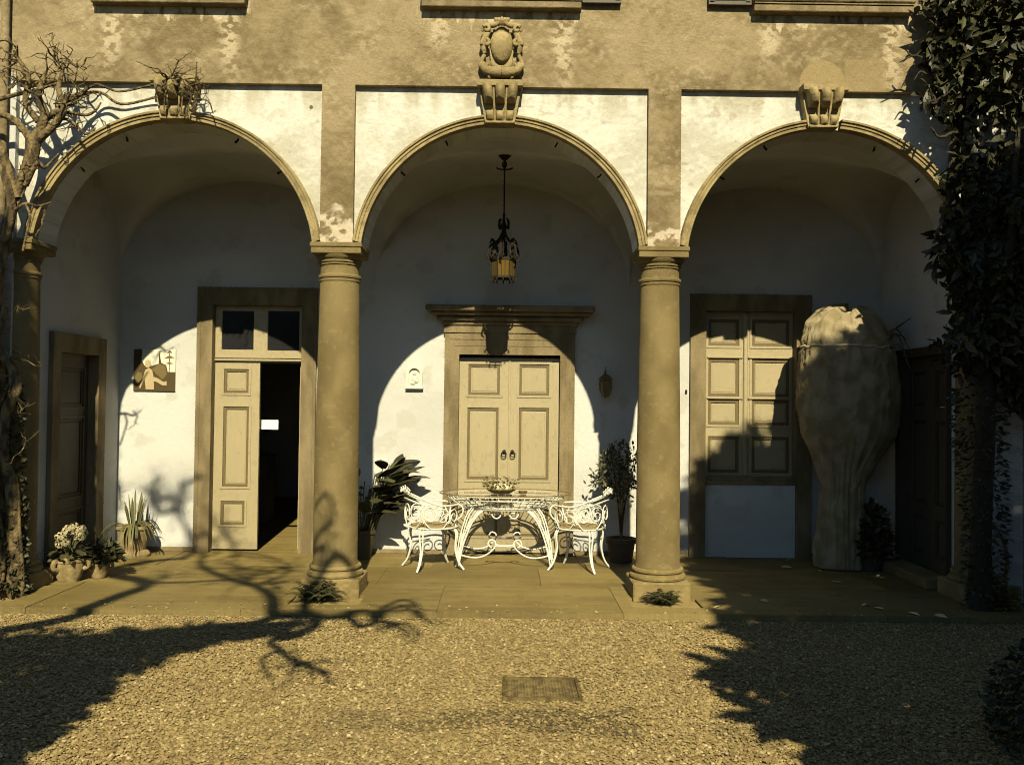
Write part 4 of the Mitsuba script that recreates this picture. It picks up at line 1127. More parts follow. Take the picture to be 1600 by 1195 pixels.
def fern(key_label, x, y, z, spread, seed):
    k = thing("fern", key_label, "fern", "ferns at the column feet")
    rg_ = np.random.default_rng(seed)
    m_ = MB()
    for q in range(46):
        az = rg_.random() * 2 * PI
        L = spread * (0.7 + 0.5 * rg_.random())
        upa = 0.75 + 0.65 * rg_.random()
        t = np.linspace(0, 1, 12)
        d_ = np.array([math.cos(az), math.sin(az), 0])
        p = np.array([x, y, z]) + np.outer(t * L * math.cos(upa), d_) + np.outer(t * L * math.sin(upa) - 0.5 * L * t**2.6, [0, 0, 1])
        col = LEAF * (0.35 + 0.6 * rg_.random())
        m_.tube(p, np.linspace(0.003, 0.001, 12), 4, c=col)
        s_ = np.array([-math.sin(az), math.cos(az), 0])
        for sg in (-1, 1):
            pp = np.repeat(p[1:], 2, 0) + np.tile([[0, 0, 0], [0, 0, 0.0]], (11, 1)) + np.outer(np.tile([0, 0.5], 11), d_) * (L / 12) * math.cos(upa)
            tt = np.repeat(t[1:], 2)
            ln = L * 0.26 * (1 - tt * 0.85)
            leaves(m_, pp, s_ * sg + d_ * 0.5 + np.array([0, 0, -0.15]), np.tile([0, 0, 1.0], (22, 1)) + 0.2 * rg_.normal(size=(22, 3)), ln, ln * 0.3, col, seg=1)
    put(k + "__fronds", m_, "m_leaf", color=True)
    put(k + "__soil", MB().lathe([(0.0, -0.005), (0.14, -0.012), (0.2, -0.045)], x, y, 16), "m_soil", smooth=True)


fern("dark fern growing at the foot of the left column", -1.62, -0.19, -0.03, 0.36, 5)
fern("small fern growing at the foot of the right column", 1.395, -0.185, -0.03, 0.27, 6)

# ------------------------------------------------------------------ plant wrapped in fleece, right bay
ck2 = thing("wrapped_plant", "tall potted plant wrapped in pale fleece in the right bay", "wrapped plant")
edges = [(487, 1316, 1340), (490, 1296, 1352), (496, 1276, 1366), (510, 1260, 1378), (530, 1252, 1392), (545, 1249, 1394), (560, 1247, 1398), (600, 1243, 1406), (640, 1244, 1407), (680, 1251, 1400), (702, 1262, 1384), (730, 1272, 1366), (758, 1283, 1352), (790, 1280, 1352), (825, 1276, 1352), (860, 1272, 1352), (886, 1274, 1350)]
ez = np.array([at(0.5 * (a + b), y, 1.6)[2] for y, a, b in edges])[::-1]
el_, er_ = (np.array([at(e[q], e[0], 1.6)[0] for e in edges])[::-1] for q in (1, 2))
zz2 = np.concatenate([np.linspace(0.012, 2.60, 150), np.linspace(2.61, ez.max(), 22)])
L_, R_ = np.interp(zz2, ez, el_), np.interp(zz2, ez, er_)
NA = 180
th = np.linspace(0, 2 * PI, NA, endpoint=False)
C_, S_ = np.cos(th), np.sin(th)
P3 = np.stack([np.repeat(zz2[:, None], NA, 1), np.tile(C_, (len(zz2), 1)), np.tile(S_, (len(zz2), 1))], -1)
soft = meshkit.fbm(P3 * [1.1, 2.0, 2.0] + 3, 3, 5) - 0.5
# crumpled cloth: sharp valleys, running mostly downwards, gathered where the sheet is tied in
ridge = 1 - np.abs(2 * meshkit.fbm(P3 * [3.4, 3.6, 3.6] + 9, 4, 7) - 1)
fine = 1 - np.abs(2 * meshkit.fbm(P3 * [9.0, 7.0, 7.0] + 5, 3, 11) - 1)
zc = zz2[:, None]
wander = meshkit.fbm(np.stack([np.tile(2.2 * C_, (len(zz2), 1)), np.tile(2.2 * S_, (len(zz2), 1)), np.repeat(0.55 * zc, NA, 1)], -1), 3, 41) - 0.5
fold1 = 1 - np.abs(np.sin(6.0 * th[None] + 9 * wander + 0.4 * zc)) ** 0.7
fold2 = 1 - np.abs(np.sin(10.0 * th[None] - 12 * wander + 0.8 * zc)) ** 0.7
pull = 0.105 * np.exp(-((zc - 0.80) / 0.42) ** 2) + 0.05 * np.exp(-((zc - 2.30) / 0.10) ** 2) + 0.07 * np.exp(-((zc - 0.05) / 0.35) ** 2) + 0.012
gather = pull * (fold1 + 0.7 * fold2 - 0.55)
f1, f2, f3 = (meshkit.fbm(P3 * q_ + o_, 3, sd_) - 0.5 for q_, o_, sd_ in (([1.5, 1.6, 1.6], 9, 7), ([3.4, 3.2, 3.2], 4, 21), ([8.0, 6.5, 6.5], 2, 33)))
crease = 1.0 * np.exp(-np.abs(f1) / 0.022) + 0.7 * np.exp(-np.abs(f2) / 0.03) + (0.45 + 0.5 * np.clip((zz2 - 1.9) / 0.4, 0, 1)[:, None]) * np.exp(-np.abs(f3) / 0.04)
lob = 0.945 + 0.11 * soft + gather + 0.032 * crease - 0.03 * np.exp(-((zz2 - 2.335) / 0.03) ** 2)[:, None]
mid_, half_ = 0.5 * (L_ + R_)[:, None], 0.5 * (R_ - L_)[:, None]
Xw = mid_ + half_ * lob * C_
Yw = 1.60 + half_ * 0.74 * lob * S_
Zw = np.repeat(zz2[:, None], NA, 1) + np.clip(zz2 - 2.2, 0, 0.5)[:, None] * (0.5 * soft + 0.22 * (ridge - 0.6))
i, j = np.meshgrid(np.arange(len(zz2) - 1), np.arange(NA), indexing="ij")
put(ck2 + "__fleece", MB().add(np.stack([Xw, Yw, Zw], -1), np.stack([i * NA + j, i * NA + (j + 1) % NA, (i + 1) * NA + (j + 1) % NA, (i + 1) * NA + j], -1).reshape(-1, 4)), "m_fleece", smooth=True)
q = int(np.argmin(np.abs(zz2 - 2.335)))
loop = np.stack([Xw[q], Yw[q], Zw[q]], 1)
loop = np.vstack([loop, loop[:1]])
loop[:, :2] = [mid_[q, 0], 1.60] + (loop[:, :2] - [mid_[q, 0], 1.60]) * 1.012
put(ck2 + "__cord", MB().tube(loop, 0.013, 8), "m_cord", smooth=True)
rg = np.random.default_rng(30)
N = 1500
dd = rg.normal(size=(N, 3))
dd /= np.linalg.norm(dd, axis=1, keepdims=True)
put(ck2 + "__foliage", leaves(MB(), np.array([3.60, 1.60, 1.80]) + dd * [0.38, 0.27, 0.68] * rg.random((N, 1)) ** 0.4, dd + 0.6 * rg.normal(size=(N, 3)), rg.normal(size=(N, 3)), 0.11, 0.05, LEAF * (0.5 + 0.7 * rg.random((N, 1)))), "m_leaf", color=True)
put(ck2 + "__stem", MB().tube([[3.60, 1.60, 0.1], [3.60, 1.60, 1.2], [3.6, 1.6, 2.2]], [0.03, 0.025, 0.01], 8), "m_bark", smooth=60)
rg = np.random.default_rng(31)
m = MB()
for q in range(5):
    z0_ = 2.2 + 0.25 * rg.random()
    m.tube([[3.95, 1.45, z0_], [4.05 + 0.05 * rg.random(), 1.35, z0_ + 0.1], [4.12 + 0.08 * rg.random(), 1.25, z0_ + 0.16 * rg.normal()]], [0.012, 0.009, 0.004], 6, smooth=4)
put(ck2 + "__bare_shoots", m, "m_bark", smooth=True)
# low dark plant in front of the wrapped one's foot
lk2 = thing("low_plant", "low dark leafy plant at the foot of the wrapped plant", "plant")
N = 700
dd = rg.normal(size=(N, 3))
dd[:, 2] = np.abs(dd[:, 2])
dd /= np.linalg.norm(dd, axis=1, keepdims=True)
put(lk2 + "__foliage", leaves(MB(), np.array([3.86, 1.55, 0.15]) + dd * [0.22, 0.22, 0.55] * rg.random((N, 1)) ** 0.5, dd + 0.6 * rg.normal(size=(N, 3)), rg.normal(size=(N, 3)) + [0, 0, 1], 0.10, 0.05, LEAF * (0.4 + 0.6 * rg.random((N, 1)))), "m_leaf", color=True)
put(lk2 + "__pot", MB().lathe([(0.0, 0.0), (0.12, 0.0), (0.16, 0.2), (0.15, 0.21), (0.0, 0.19)], 3.86, 1.55, 24), "m_dark_pot", smooth=30)

rg = np.random.default_rng(62)
for px, py in ((1236, 874), (1220, 885), (1373, 900), (1316, 910), (1356, 943), (1439, 933), (1419, 956), (1128, 946), (1278, 890), (1381, 952), (1200, 940), (1300, 928), (1460, 960)):
    c0 = foot(px, py, 0.004)
    a = rg.random() * 2 * PI
    m = leaves(MB(), [c0], [[math.cos(a), math.sin(a), 0.12]], [[0.25 * rg.normal(), 0.25 * rg.normal(), 1]], 0.085 + 0.04 * rg.random(), 0.045, np.array((0.40, 0.33, 0.18)) * (0.6 + 0.6 * rg.random()))
    put("fallen_leaf", m, "m_flower", color=True, label="pale fallen leaf lying on the shaded paving of the right bay", cat="leaf", group="fallen leaves on the right bay paving")

# ------------------------------------------------------------------ drain cover in the gravel
dk = thing("drain_cover", "rectangular iron drain cover set in the gravel", "drain cover")
x0, x1, y0, y1 = 0.0, 0.472, -2.63, -2.215
put(dk + "__frame", MB().prism(sbox(x0, y0, x1, y1).difference(sbox(x0 + 0.018, y0 + 0.018, x1 - 0.018, y1 - 0.018)), -0.06, gz + 0.016, axis="z"), "m_grate")
m = MB().box(x0 + 0.018, x1 - 0.018, y0 + 0.018, y1 - 0.018, -0.06, gz + 0.003)
for a in range(15):
    for b in range(25):
        xx, yy = x0 + 0.036 + a * 0.029 + (b % 2) * 0.0145, y0 + 0.032 + b * 0.0146
        if xx < x1 - 0.034:
            sx_ = 1 if (a + b) % 2 else -1
            m.add([[xx - 0.011, yy - sx_ * 0.005, gz + 0.003], [xx, yy - 0.004, gz + 0.003], [xx + 0.011, yy + sx_ * 0.005, gz + 0.003], [xx, yy + 0.004, gz + 0.003], [xx, yy, gz + 0.012]], [[0, 1, 4], [1, 2, 4], [2, 3, 4], [3, 0, 4]])
put(dk + "__plate", m, "m_grate")


# ------------------------------------------------------------------ climbers
def gnarl(rg_, p0, p1, wob=0.05, nseg=6):
    p0, p1 = np.array(p0, float), np.array(p1, float)
    t = np.linspace(0, 1, nseg)[:, None]
    L = np.linalg.norm(p1 - p0)
    p = p0 + (p1 - p0) * t
    p[1:-1] += rg_.normal(size=(nseg - 2, 3)) * wob * L * [1, 0.7, 1]
    return p


def twigs(mb, rg_, origin, count, length, r0, depth=2, bias=(0, -0.4, 0.3)):
    for _ in range(count):
        d_ = rg_.normal(size=3) + np.array(bias)
        d_ /= np.linalg.norm(d_)
        L = length * (0.5 + 0.8 * rg_.random())
        p = gnarl(rg_, origin, np.array(origin) + d_ * L, 0.045, 5)
        mb.tube(p, np.linspace(r0, r0 * 0.3, 5), 5, smooth=3)
        if depth > 1:
            for q in (2, 3, 4):
                if rg_.random() < 0.75:
                    twigs(mb, rg_, p[q], 1, length * 0.5, r0 * 0.55, depth - 1, bias)


wk_ = thing("wisteria", "bare gnarled climber trained up the left column and arch", "climber")
rg = np.random.default_rng(17)
A3 = lambda pts: [at(*p) for p in pts]
m = MB()
# stout trunk, twisted of several strands
m.trunk(A3([(10, 938, -0.02), (16, 890, -0.05), (8, 820, -0.08), (-6, 740, -0.1), (-16, 660, -0.1), (-2, 600, -0.12), (-8, 520, -0.12), (-4, 440, -0.14), (6, 370, -0.16), (24, 310, -0.18), (44, 250, -0.18), (48, 205, -0.2)]), [0.112, 0.088, 0.072, 0.068, 0.064, 0.060, 0.054, 0.050, 0.046, 0.043, 0.040, 0.037], 26, smooth=6, seed=3, strands=3)
m.trunk(A3([(26, 935, -0.1), (24, 880, -0.14), (22, 820, -0.16), (18, 760, -0.16), (4, 700, -0.18), (12, 640, -0.2), (28, 605, -0.2), (16, 570, -0.2), (-4, 545, -0.18), (8, 480, -0.2)]), [0.068, 0.056, 0.048, 0.046, 0.042, 0.036, 0.034, 0.029, 0.027, 0.024], 20, smooth=6, seed=5, strands=2)
m.trunk(A3([(-10, 935, -0.12), (-2, 870, -0.18), (-8, 800, -0.2), (-18, 720, -0.2), (-10, 640, -0.18), (-20, 560, -0.16), (-14, 400, -0.16)]), [0.064, 0.052, 0.040, 0.036, 0.032, 0.032, 0.028], 20, smooth=6, seed=5, strands=2)
m.trunk(A3([(6, 380, -0.2), (18, 330, -0.24), (6, 270, -0.24), (-24, 200, -0.24)]), [0.040, 0.036, 0.032, 0.028], 16, smooth=6, seed=7, rough=0.15)
m.trunk(A3([(26, 310, -0.2), (8, 250, -0.22), (-2, 225, -0.22), (-34, 170, -0.2)]), [0.036, 0.034, 0.030, 0.024], 16, smooth=6, seed=7, rough=0.15)
put(wk_ + "__trunk", m, "m_bark", smooth=60)
m = MB()
limbs = [
    ([(50, 260, -0.18), (58, 215, -0.2), (70, 180, -0.22), (60, 150, -0.24), (70, 120, -0.24)], [0.05, 0.045, 0.04, 0.03, 0.022]),
    ([(58, 220, -0.2), (85, 195, -0.24), (100, 170, -0.26), (92, 140, -0.26), (98, 110, -0.26)], [0.04, 0.034, 0.03, 0.022, 0.016]),
    ([(52, 225, -0.2), (30, 195, -0.24), (5, 180, -0.26), (-30, 185, -0.26)], [0.034, 0.03, 0.026, 0.022]),
    ([(60, 190, -0.22), (40, 160, -0.26), (45, 120, -0.28), (30, 95, -0.28), (22, 80, -0.26)], [0.03, 0.024, 0.02, 0.016, 0.012]),
    ([(72, 185, -0.22), (110, 160, -0.2), (128, 148, -0.16), (158, 145, -0.12), (190, 163, -0.1), (245, 152, -0.12)], [0.026, 0.02, 0.016, 0.013, 0.012, 0.010]),
    ([(90, 165, -0.24), (120, 150, -0.2), (150, 133, -0.14), (185, 143, -0.1), (225, 136, -0.1), (258, 126, -0.14)], [0.022, 0.016, 0.012, 0.011, 0.010, 0.009]),
    ([(80, 175, -0.22), (105, 176, -0.2), (135, 180, -0.16), (150, 172, -0.14), (158, 160, -0.13)], [0.022, 0.016, 0.013, 0.010, 0.007]),
    ([(85, 185, -0.2), (108, 188, -0.2), (128, 205, -0.18), (135, 210, -0.18), (150, 200, -0.18)], [0.02, 0.014, 0.010, 0.008, 0.005]),
    ([(40, 290, -0.2), (58, 255, -0.26), (70, 262, -0.28), (92, 240, -0.26)], [0.025, 0.02, 0.014, 0.008]),
    ([(20, 330, -0.24), (40, 318, -0.28), (60, 322, -0.28), (80, 316, -0.24)], [0.014, 0.012, 0.010, 0.005]),
    ([(40, 318, -0.28), (47, 340, -0.26), (40, 372, -0.24), (36, 392, -0.22)], [0.010, 0.012, 0.010, 0.012]),
    ([(0, 155, -0.2), (25, 148, -0.24), (60, 140, -0.26), (90, 130, -0.26)], [0.02, 0.018, 0.014, 0.008]),
]
for pts, r in limbs:
    m.tube(A3(pts), r, 8, smooth=5)
for px, py, cnt, ln in ((70, 120, 5, 0.20), (98, 110, 7, 0.2), (30, 95, 5, 0.18), (60, 150, 6, 0.2), (100, 165, 6, 0.2), (45, 140, 5, 0.18), (120, 105, 5, 0.16), (128, 148, 3, 0.12), (90, 195, 4, 0.16), (15, 140, 4, 0.18), (158, 145, 1, 0.1), (60, 262, 3, 0.14), (70, 330, 2, 0.12), (120, 200, 2, 0.1), (85, 90, 4, 0.15)):
    twigs(m, rg, at(px, py, -0.24), cnt, ln * 1.25, 0.010)
for px, py, cnt, ln in ((262, 122, 6, 0.22), (285, 125, 6, 0.22), (272, 130, 5, 0.2), (300, 150, 5, 0.18), (308, 132, 4, 0.15)):
    twigs(m, rg, at(px, py, -0.18), cnt, ln, 0.009, 2, (0.1, -0.4, 0.1))
for pts in ([(262, 128, -0.16), (258, 150, -0.16), (256, 175, -0.13)], [(280, 130, -0.18), (285, 150, -0.18), (282, 180, -0.14)], [(300, 155, -0.16), (325, 158, -0.15), (333, 178, -0.12)]):
    m.tube(A3(pts), [0.010, 0.008, 0.005], 6, smooth=4)
for px, py in ((20, 590), (30, 560), (35, 640), (40, 690), (12, 560), (38, 480)):
    twigs(m, rg, at(px, py, -0.2), 3, 0.2, 0.007, 2, (0.5, -0.2, 0.1))
put(wk_ + "__branches", m, "m_bark", smooth=60)
# ragged old bark and ivy about the foot
N = 900
t = rg.random(N)
t = t ** 1.5
base = np.array([at(12, 930 - 330 * tt, -0.1) for tt in t])
az = rg.random(N) * 2 * PI
rr_ = 0.115 - 0.05 * t + 0.04 * rg.random(N)
pos = base + np.stack([rr_ * np.cos(az), rr_ * np.sin(az) * 0.8, 0.0 * az], 1)
put(wk_ + "__foliage", leaves(MB(), pos, np.stack([np.cos(az), np.sin(az), -0.4 + rg.random(N)], 1), np.stack([np.cos(az), np.sin(az), 0.4 + 0 * az], 1) + 0.4 * rg.normal(size=(N, 3)), 0.055, 0.04, LEAF * (0.35 + 0.7 * rg.random((N, 1)))), "m_leaf", color=True)


# ------------------------------------------------------------------ evergreen on the right of the house front
def crown(mb, rg_, N, sampler, length, width, tone, out=None, droop=0.2):
    pos, dirn = sampler(N)
    n_ = len(pos)
    leaves(mb, pos, dirn + 0.55 * rg_.normal(size=(n_, 3)) + [0, 0, -0.25], rg_.normal(size=(n_, 3)) * 0.7 + dirn * 0.6 + [0, 0, 0.5], length * (0.7 + 0.6 * rg_.random(n_)), width * (0.7 + 0.6 * rg_.random(n_)), tone * (0.45 + 0.9 * rg_.random((n_, 1))), droop=droop)


mg = thing("evergreen_tree", "dark glossy-leaved evergreen tree trained up the right of the house", "tree")
rg = np.random.default_rng(77)
outline = Polygon([at(px, py, -0.28)[[0, 2]] for px, py in ((1475, -120), (1462, -30), (1455, 20), (1470, 45), (1450, 62), (1455, 95), (1462, 120), (1448, 140), (1455, 165), (1478, 178), (1500, 200), (1508, 235), (1490, 262), (1482, 310), (1478, 350), (1466, 385), (1462, 410), (1478, 440), (1492, 470), (1498, 505), (1480, 520), (1462, 540), (1490, 565), (1502, 590), (1525, 585), (1560, 600), (1600, 640), (1700, 690), (1900, 640), (1900, -120))])


def in_outline(N):
    x_ = rg.uniform(3.55, 6.2, N * 4)
    z_ = rg.uniform(1.7, 6.4, N * 4)
    keep = shapely.contains_xy(outline, x_, z_)
    x_, z_ = x_[keep][:N], z_[keep][:N]
    d_ = shapely.distance(shapely.points(x_, z_), outline.exterior)
    thick = np.minimum(1.0, 0.20 + 1.1 * d_)
    y_ = -0.10 - thick * rg.random(len(x_)) ** 0.7
    clump = meshkit.fbm(np.stack([x_ * 3.2, y_ * 3.2, z_ * 3.2], -1), 3, 8)
    k_ = (clump > 0.42) | (rg.random(len(x_)) < 0.10)
    x_, y_, z_, d_ = x_[k_], y_[k_], z_[k_], d_[k_]
    return np.stack([x_, y_, z_], 1), np.stack([-0.35 * np.exp(-d_ * 4) + 0.2 * rg.normal(size=len(x_)), -0.8 + 0 * x_, -0.2 + 0 * x_], 1)


m = MB()
crown(m, rg, 18000, in_outline, 0.135, 0.055, np.array((0.027, 0.027, 0.010)))
put(mg + "__crown", m, "m_leaf", color=True)
m = MB()
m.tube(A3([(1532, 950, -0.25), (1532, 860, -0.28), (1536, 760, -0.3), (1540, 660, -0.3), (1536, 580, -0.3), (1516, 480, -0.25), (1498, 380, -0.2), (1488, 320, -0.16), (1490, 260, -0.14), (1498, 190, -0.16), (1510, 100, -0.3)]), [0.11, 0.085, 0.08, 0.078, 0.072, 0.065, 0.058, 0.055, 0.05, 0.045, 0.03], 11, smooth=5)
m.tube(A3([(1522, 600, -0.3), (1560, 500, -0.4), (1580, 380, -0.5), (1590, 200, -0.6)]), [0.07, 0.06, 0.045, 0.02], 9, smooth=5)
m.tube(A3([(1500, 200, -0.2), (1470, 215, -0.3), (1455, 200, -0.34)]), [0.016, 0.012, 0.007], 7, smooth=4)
put(mg + "__trunk", m, "m_shaded_bark", smooth=60)
N = 1100
t = rg.random(N) ** 0.8
base = np.array([at(1534 + 6 * math.sin(5 * tt), 945 - 340 * tt, -0.28) for tt in t])
az = rg.random(N) * 2 * PI
rr_ = 0.09 + 0.08 * rg.random(N) + 0.06 * t
pos = base + np.stack([rr_ * np.cos(az), rr_ * np.sin(az) * 0.7, 0 * az], 1)
put(mg + "__creeper", leaves(MB(), pos, np.stack([np.cos(az), np.sin(az), -0.7 + rg.random(N)], 1), np.stack([np.cos(az), np.sin(az), 0.5 + 0 * az], 1) + 0.4 * rg.normal(size=(N, 3)), 0.05, 0.03, LEAF * (0.3 + 0.6 * rg.random((N, 1)))), "m_leaf", color=True)
m = MB()
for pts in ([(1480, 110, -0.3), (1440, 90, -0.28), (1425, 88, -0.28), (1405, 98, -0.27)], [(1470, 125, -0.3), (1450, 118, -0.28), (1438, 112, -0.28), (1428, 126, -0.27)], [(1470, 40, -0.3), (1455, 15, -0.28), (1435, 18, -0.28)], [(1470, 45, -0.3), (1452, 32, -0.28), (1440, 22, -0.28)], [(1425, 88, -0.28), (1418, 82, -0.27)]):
    put(mg + "__bare_twig", MB().tube(A3(pts), np.linspace(0.012, 0.005, len(pts)), 6, smooth=4), "m_shaded_bark", smooth=60)
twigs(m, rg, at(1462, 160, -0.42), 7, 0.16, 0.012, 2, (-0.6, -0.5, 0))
put(mg + "__twig_cluster", m, "m_shaded_bark", smooth=60)

# dark things at the foot of the right pier
hs = thing("hose_coil", "dim coil of hose leaning on the wall right of the shaded pier", "hose")
m = MB()
for q in range(4):
    a = np.linspace(0, 2 * PI, 40)
    c0 = at(1549, 865, -0.12) + np.array([0.0, -0.02 * q, 0.0])
    m.tube(np.stack([c0[0] + (0.125 - 0.006 * q) * np.cos(a), c0[1] + 0.05 * np.sin(a), c0[2] + (0.265 - 0.012 * q) * np.sin(a)], 1), 0.011, 6)
put(hs + "__loops", m, "m_lead", smooth=60)
pk = thing("ground_plant", "low ground plant with sunlit colour put into its leaves, below the evergreen at right", "plant")
N = 260
c0 = foot(1556, 948)
dd = rg.normal(size=(N, 3))
dd[:, 2] = np.abs(dd[:, 2])
dd /= np.linalg.norm(dd, axis=1, keepdims=True)
put(pk + "__leaves", leaves(MB(), c0 + dd * [0.17, 0.12, 0.2] * rg.random((N, 1)) ** 0.6, dd, np.tile([0, -0.5, 1.0], (N, 1)), 0.07, 0.05, np.array((0.20, 0.15, 0.03)) * (0.3 + 0.8 * rg.random((N, 1)))), "m_leaf", color=True)  # sun spots on the leaves are put into their yellow colour


def ball(center, rad, N, seed, length, width, tone, key, label, cat):
    rg_ = np.random.default_rng(seed)
    k_ = thing(key, label, cat)
    dd_ = rg_.normal(size=(N, 3))
    dd_ /= np.linalg.norm(dd_, axis=1, keepdims=True)
    lum = 1 + 0.35 * (meshkit.fbm(dd_ * 2.5 + seed, 3, 1) - 0.5)
    pos_ = np.array(center) + dd_ * np.array(rad) * (0.55 + 0.45 * rg_.random((N, 1)) ** 0.5) * lum[:, None]
    pos_ = pos_[pos_[:, 2] > -0.03]
    dd2 = (pos_ - center) / np.linalg.norm(pos_ - center, axis=1, keepdims=True)
    put(k_ + "__foliage", leaves(MB(), pos_, dd2 + 0.6 * rg_.normal(size=pos_.shape), dd2 + 0.5 * rg_.normal(size=pos_.shape), length, width, tone * (0.4 + 0.8 * rg_.random((len(pos_), 1)))), "m_leaf", color=True)
    m_ = MB()
    for q_ in range(6):
        az_ = q_ * 1.05
        m_.tube([[center[0], center[1], -0.05], [center[0] + 0.3 * rad[0] * math.cos(az_), center[1] + 0.3 * rad[1] * math.sin(az_), center[2] * 0.7], [center[0] + 0.7 * rad[0] * math.cos(az_), center[1] + 0.7 * rad[1] * math.sin(az_), center[2] + rad[2] * 0.4]], [0.03, 0.02, 0.008], 6, smooth=3)
    put(k_ + "__stems", m_, "m_bark")


ball([3.12, -3.45, 0.12], [0.64, 0.62, 0.44], 5200, 9, 0.05, 0.026, np.array((0.027, 0.028, 0.010)), "box_shrub", "dark rounded shrub at the right edge of the gravel", "shrub")
ball([5.15, -0.7, 0.3], [0.55, 0.4, 0.75], 2600, 10, 0.07, 0.035, np.array((0.027, 0.028, 0.010)), "wall_shrub", "dark shrub against the wall below the evergreen", "shrub")

# ------------------------------------------------------------------ out of frame: what throws the shadows in the courtyard
# evergreen to the right of the viewer
ek = thing("courtyard_evergreen", "large dark evergreen standing in the courtyard", "tree")
rg = np.random.default_rng(101)
YS = -6.5
sil = Polygon([(1.62, 0.6), (1.66, 1.95), (1.80, 2.45), (1.52, 2.62), (1.80, 2.80), (2.12, 2.90), (1.72, 3.0), (1.54, 3.16), (1.9, 3.5), (2.28, 3.76), (2.0, 4.0), (2.30, 4.4), (2.5, 5.0), (2.52, 5.6), (2.62, 6.8), (2.67, 7.15), (2.92, 7.52), (3.27, 7.75), (3.72, 7.90), (4.05, 8.02), (4.3, 8.1), (4.66, 8.05), (4.85, 8.5), (5.1, 9.6), (6.2, 11.0), (8.0, 11.0), (9.0, 8.0), (9.2, 3.0), (9.0, 0.4)]).buffer(-0.07)


def in_sil(N):
    x_ = rg.uniform(1.3, 9.3, N * 3)
    z_ = rg.uniform(0.3, 11.0, N * 3)
    k_ = shapely.contains_xy(sil, x_, z_)
    x_, z_ = x_[k_][:N], z_[k_][:N]
    d_ = shapely.distance(shapely.points(x_, z_), sil.exterior)
    keep = ~((x_ > 4.75) & (z_ > 6.5) & (rg.random(len(x_)) < 0.30))   # the crown thins out towards the top
    x_, z_, d_ = x_[keep], z_[keep], d_[keep]
    dy = np.clip(0.10 + 0.5 * d_, 0, 0.9) * (rg.random(len(x_)) * 2 - 1)
    # a bough set further back stands that much higher along the light
    return np.stack([x_ - 0.074 * dy, YS + dy, z_ - 0.72 * dy], 1), rg.normal(size=(len(x_), 3))


m = MB()
crown(m, rg, 26000, in_sil, 0.30, 0.14, np.array((0.04, 0.04, 0.015)))
put(ek + "__crown", m, "m_leaf", color=True)
put(ek + "__trunk", MB().tube([[5.4, YS, -0.1], [5.3, YS - 0.1, 2.5], [5.5, YS, 5.0], [5.4, YS, 8.5]], [0.3, 0.24, 0.17, 0.05], 12, smooth=4).tube([[5.35, YS, 2.0], [3.6, YS, 3.2], [2.3, YS, 3.6]], [0.12, 0.08, 0.03], 8, smooth=4).tube([[5.5, YS, 4.5], [4.2, YS, 6.2], [3.0, YS, 7.0]], [0.12, 0.08, 0.03], 8, smooth=4), "m_bark", smooth=60)

# clipped hedge and twisted bare tree to the left of the viewer
SV = np.array([0.074, -1.0, 0.72])


def lift(X, z, Y, Y0=-5.5):
    """the point that throws the same shadow from the depth Y as (X, Y0, z)"""
    return np.array([X, Y0, z]) + SV * (Y0 - Y)


hk2 = thing("courtyard_hedge", "tall dense hedge standing in the courtyard", "hedge")
rg = np.random.default_rng(55)
YH = -6.6
hs_ = Polygon([(-2.18, 0.0), (-2.20, 1.4), (-2.14, 1.95), (-2.2, 2.3), (-1.95, 2.75), (-1.72, 2.95), (-2.0, 3.2), (-2.45, 3.16), (-2.75, 3.02), (-3.0, 3.08), (-3.3, 2.98), (-6.5, 3.05), (-6.5, 0.0)])


def in_hedge(N):
    x_ = rg.uniform(-6.6, -1.6, N * 2)
    z_ = rg.uniform(-0.4, 3.3, N * 2)
    k_ = shapely.contains_xy(hs_, x_, z_)
    x_, z_ = x_[k_][:N], z_[k_][:N]
    dy = 0.35 * (rg.random(len(x_)) * 2 - 1)
    b = np.stack([x_, np.full(len(x_), -5.5), z_], 1) + SV * (-5.5 - YH - dy)[:, None]
    return b, rg.normal(size=(len(x_), 3))


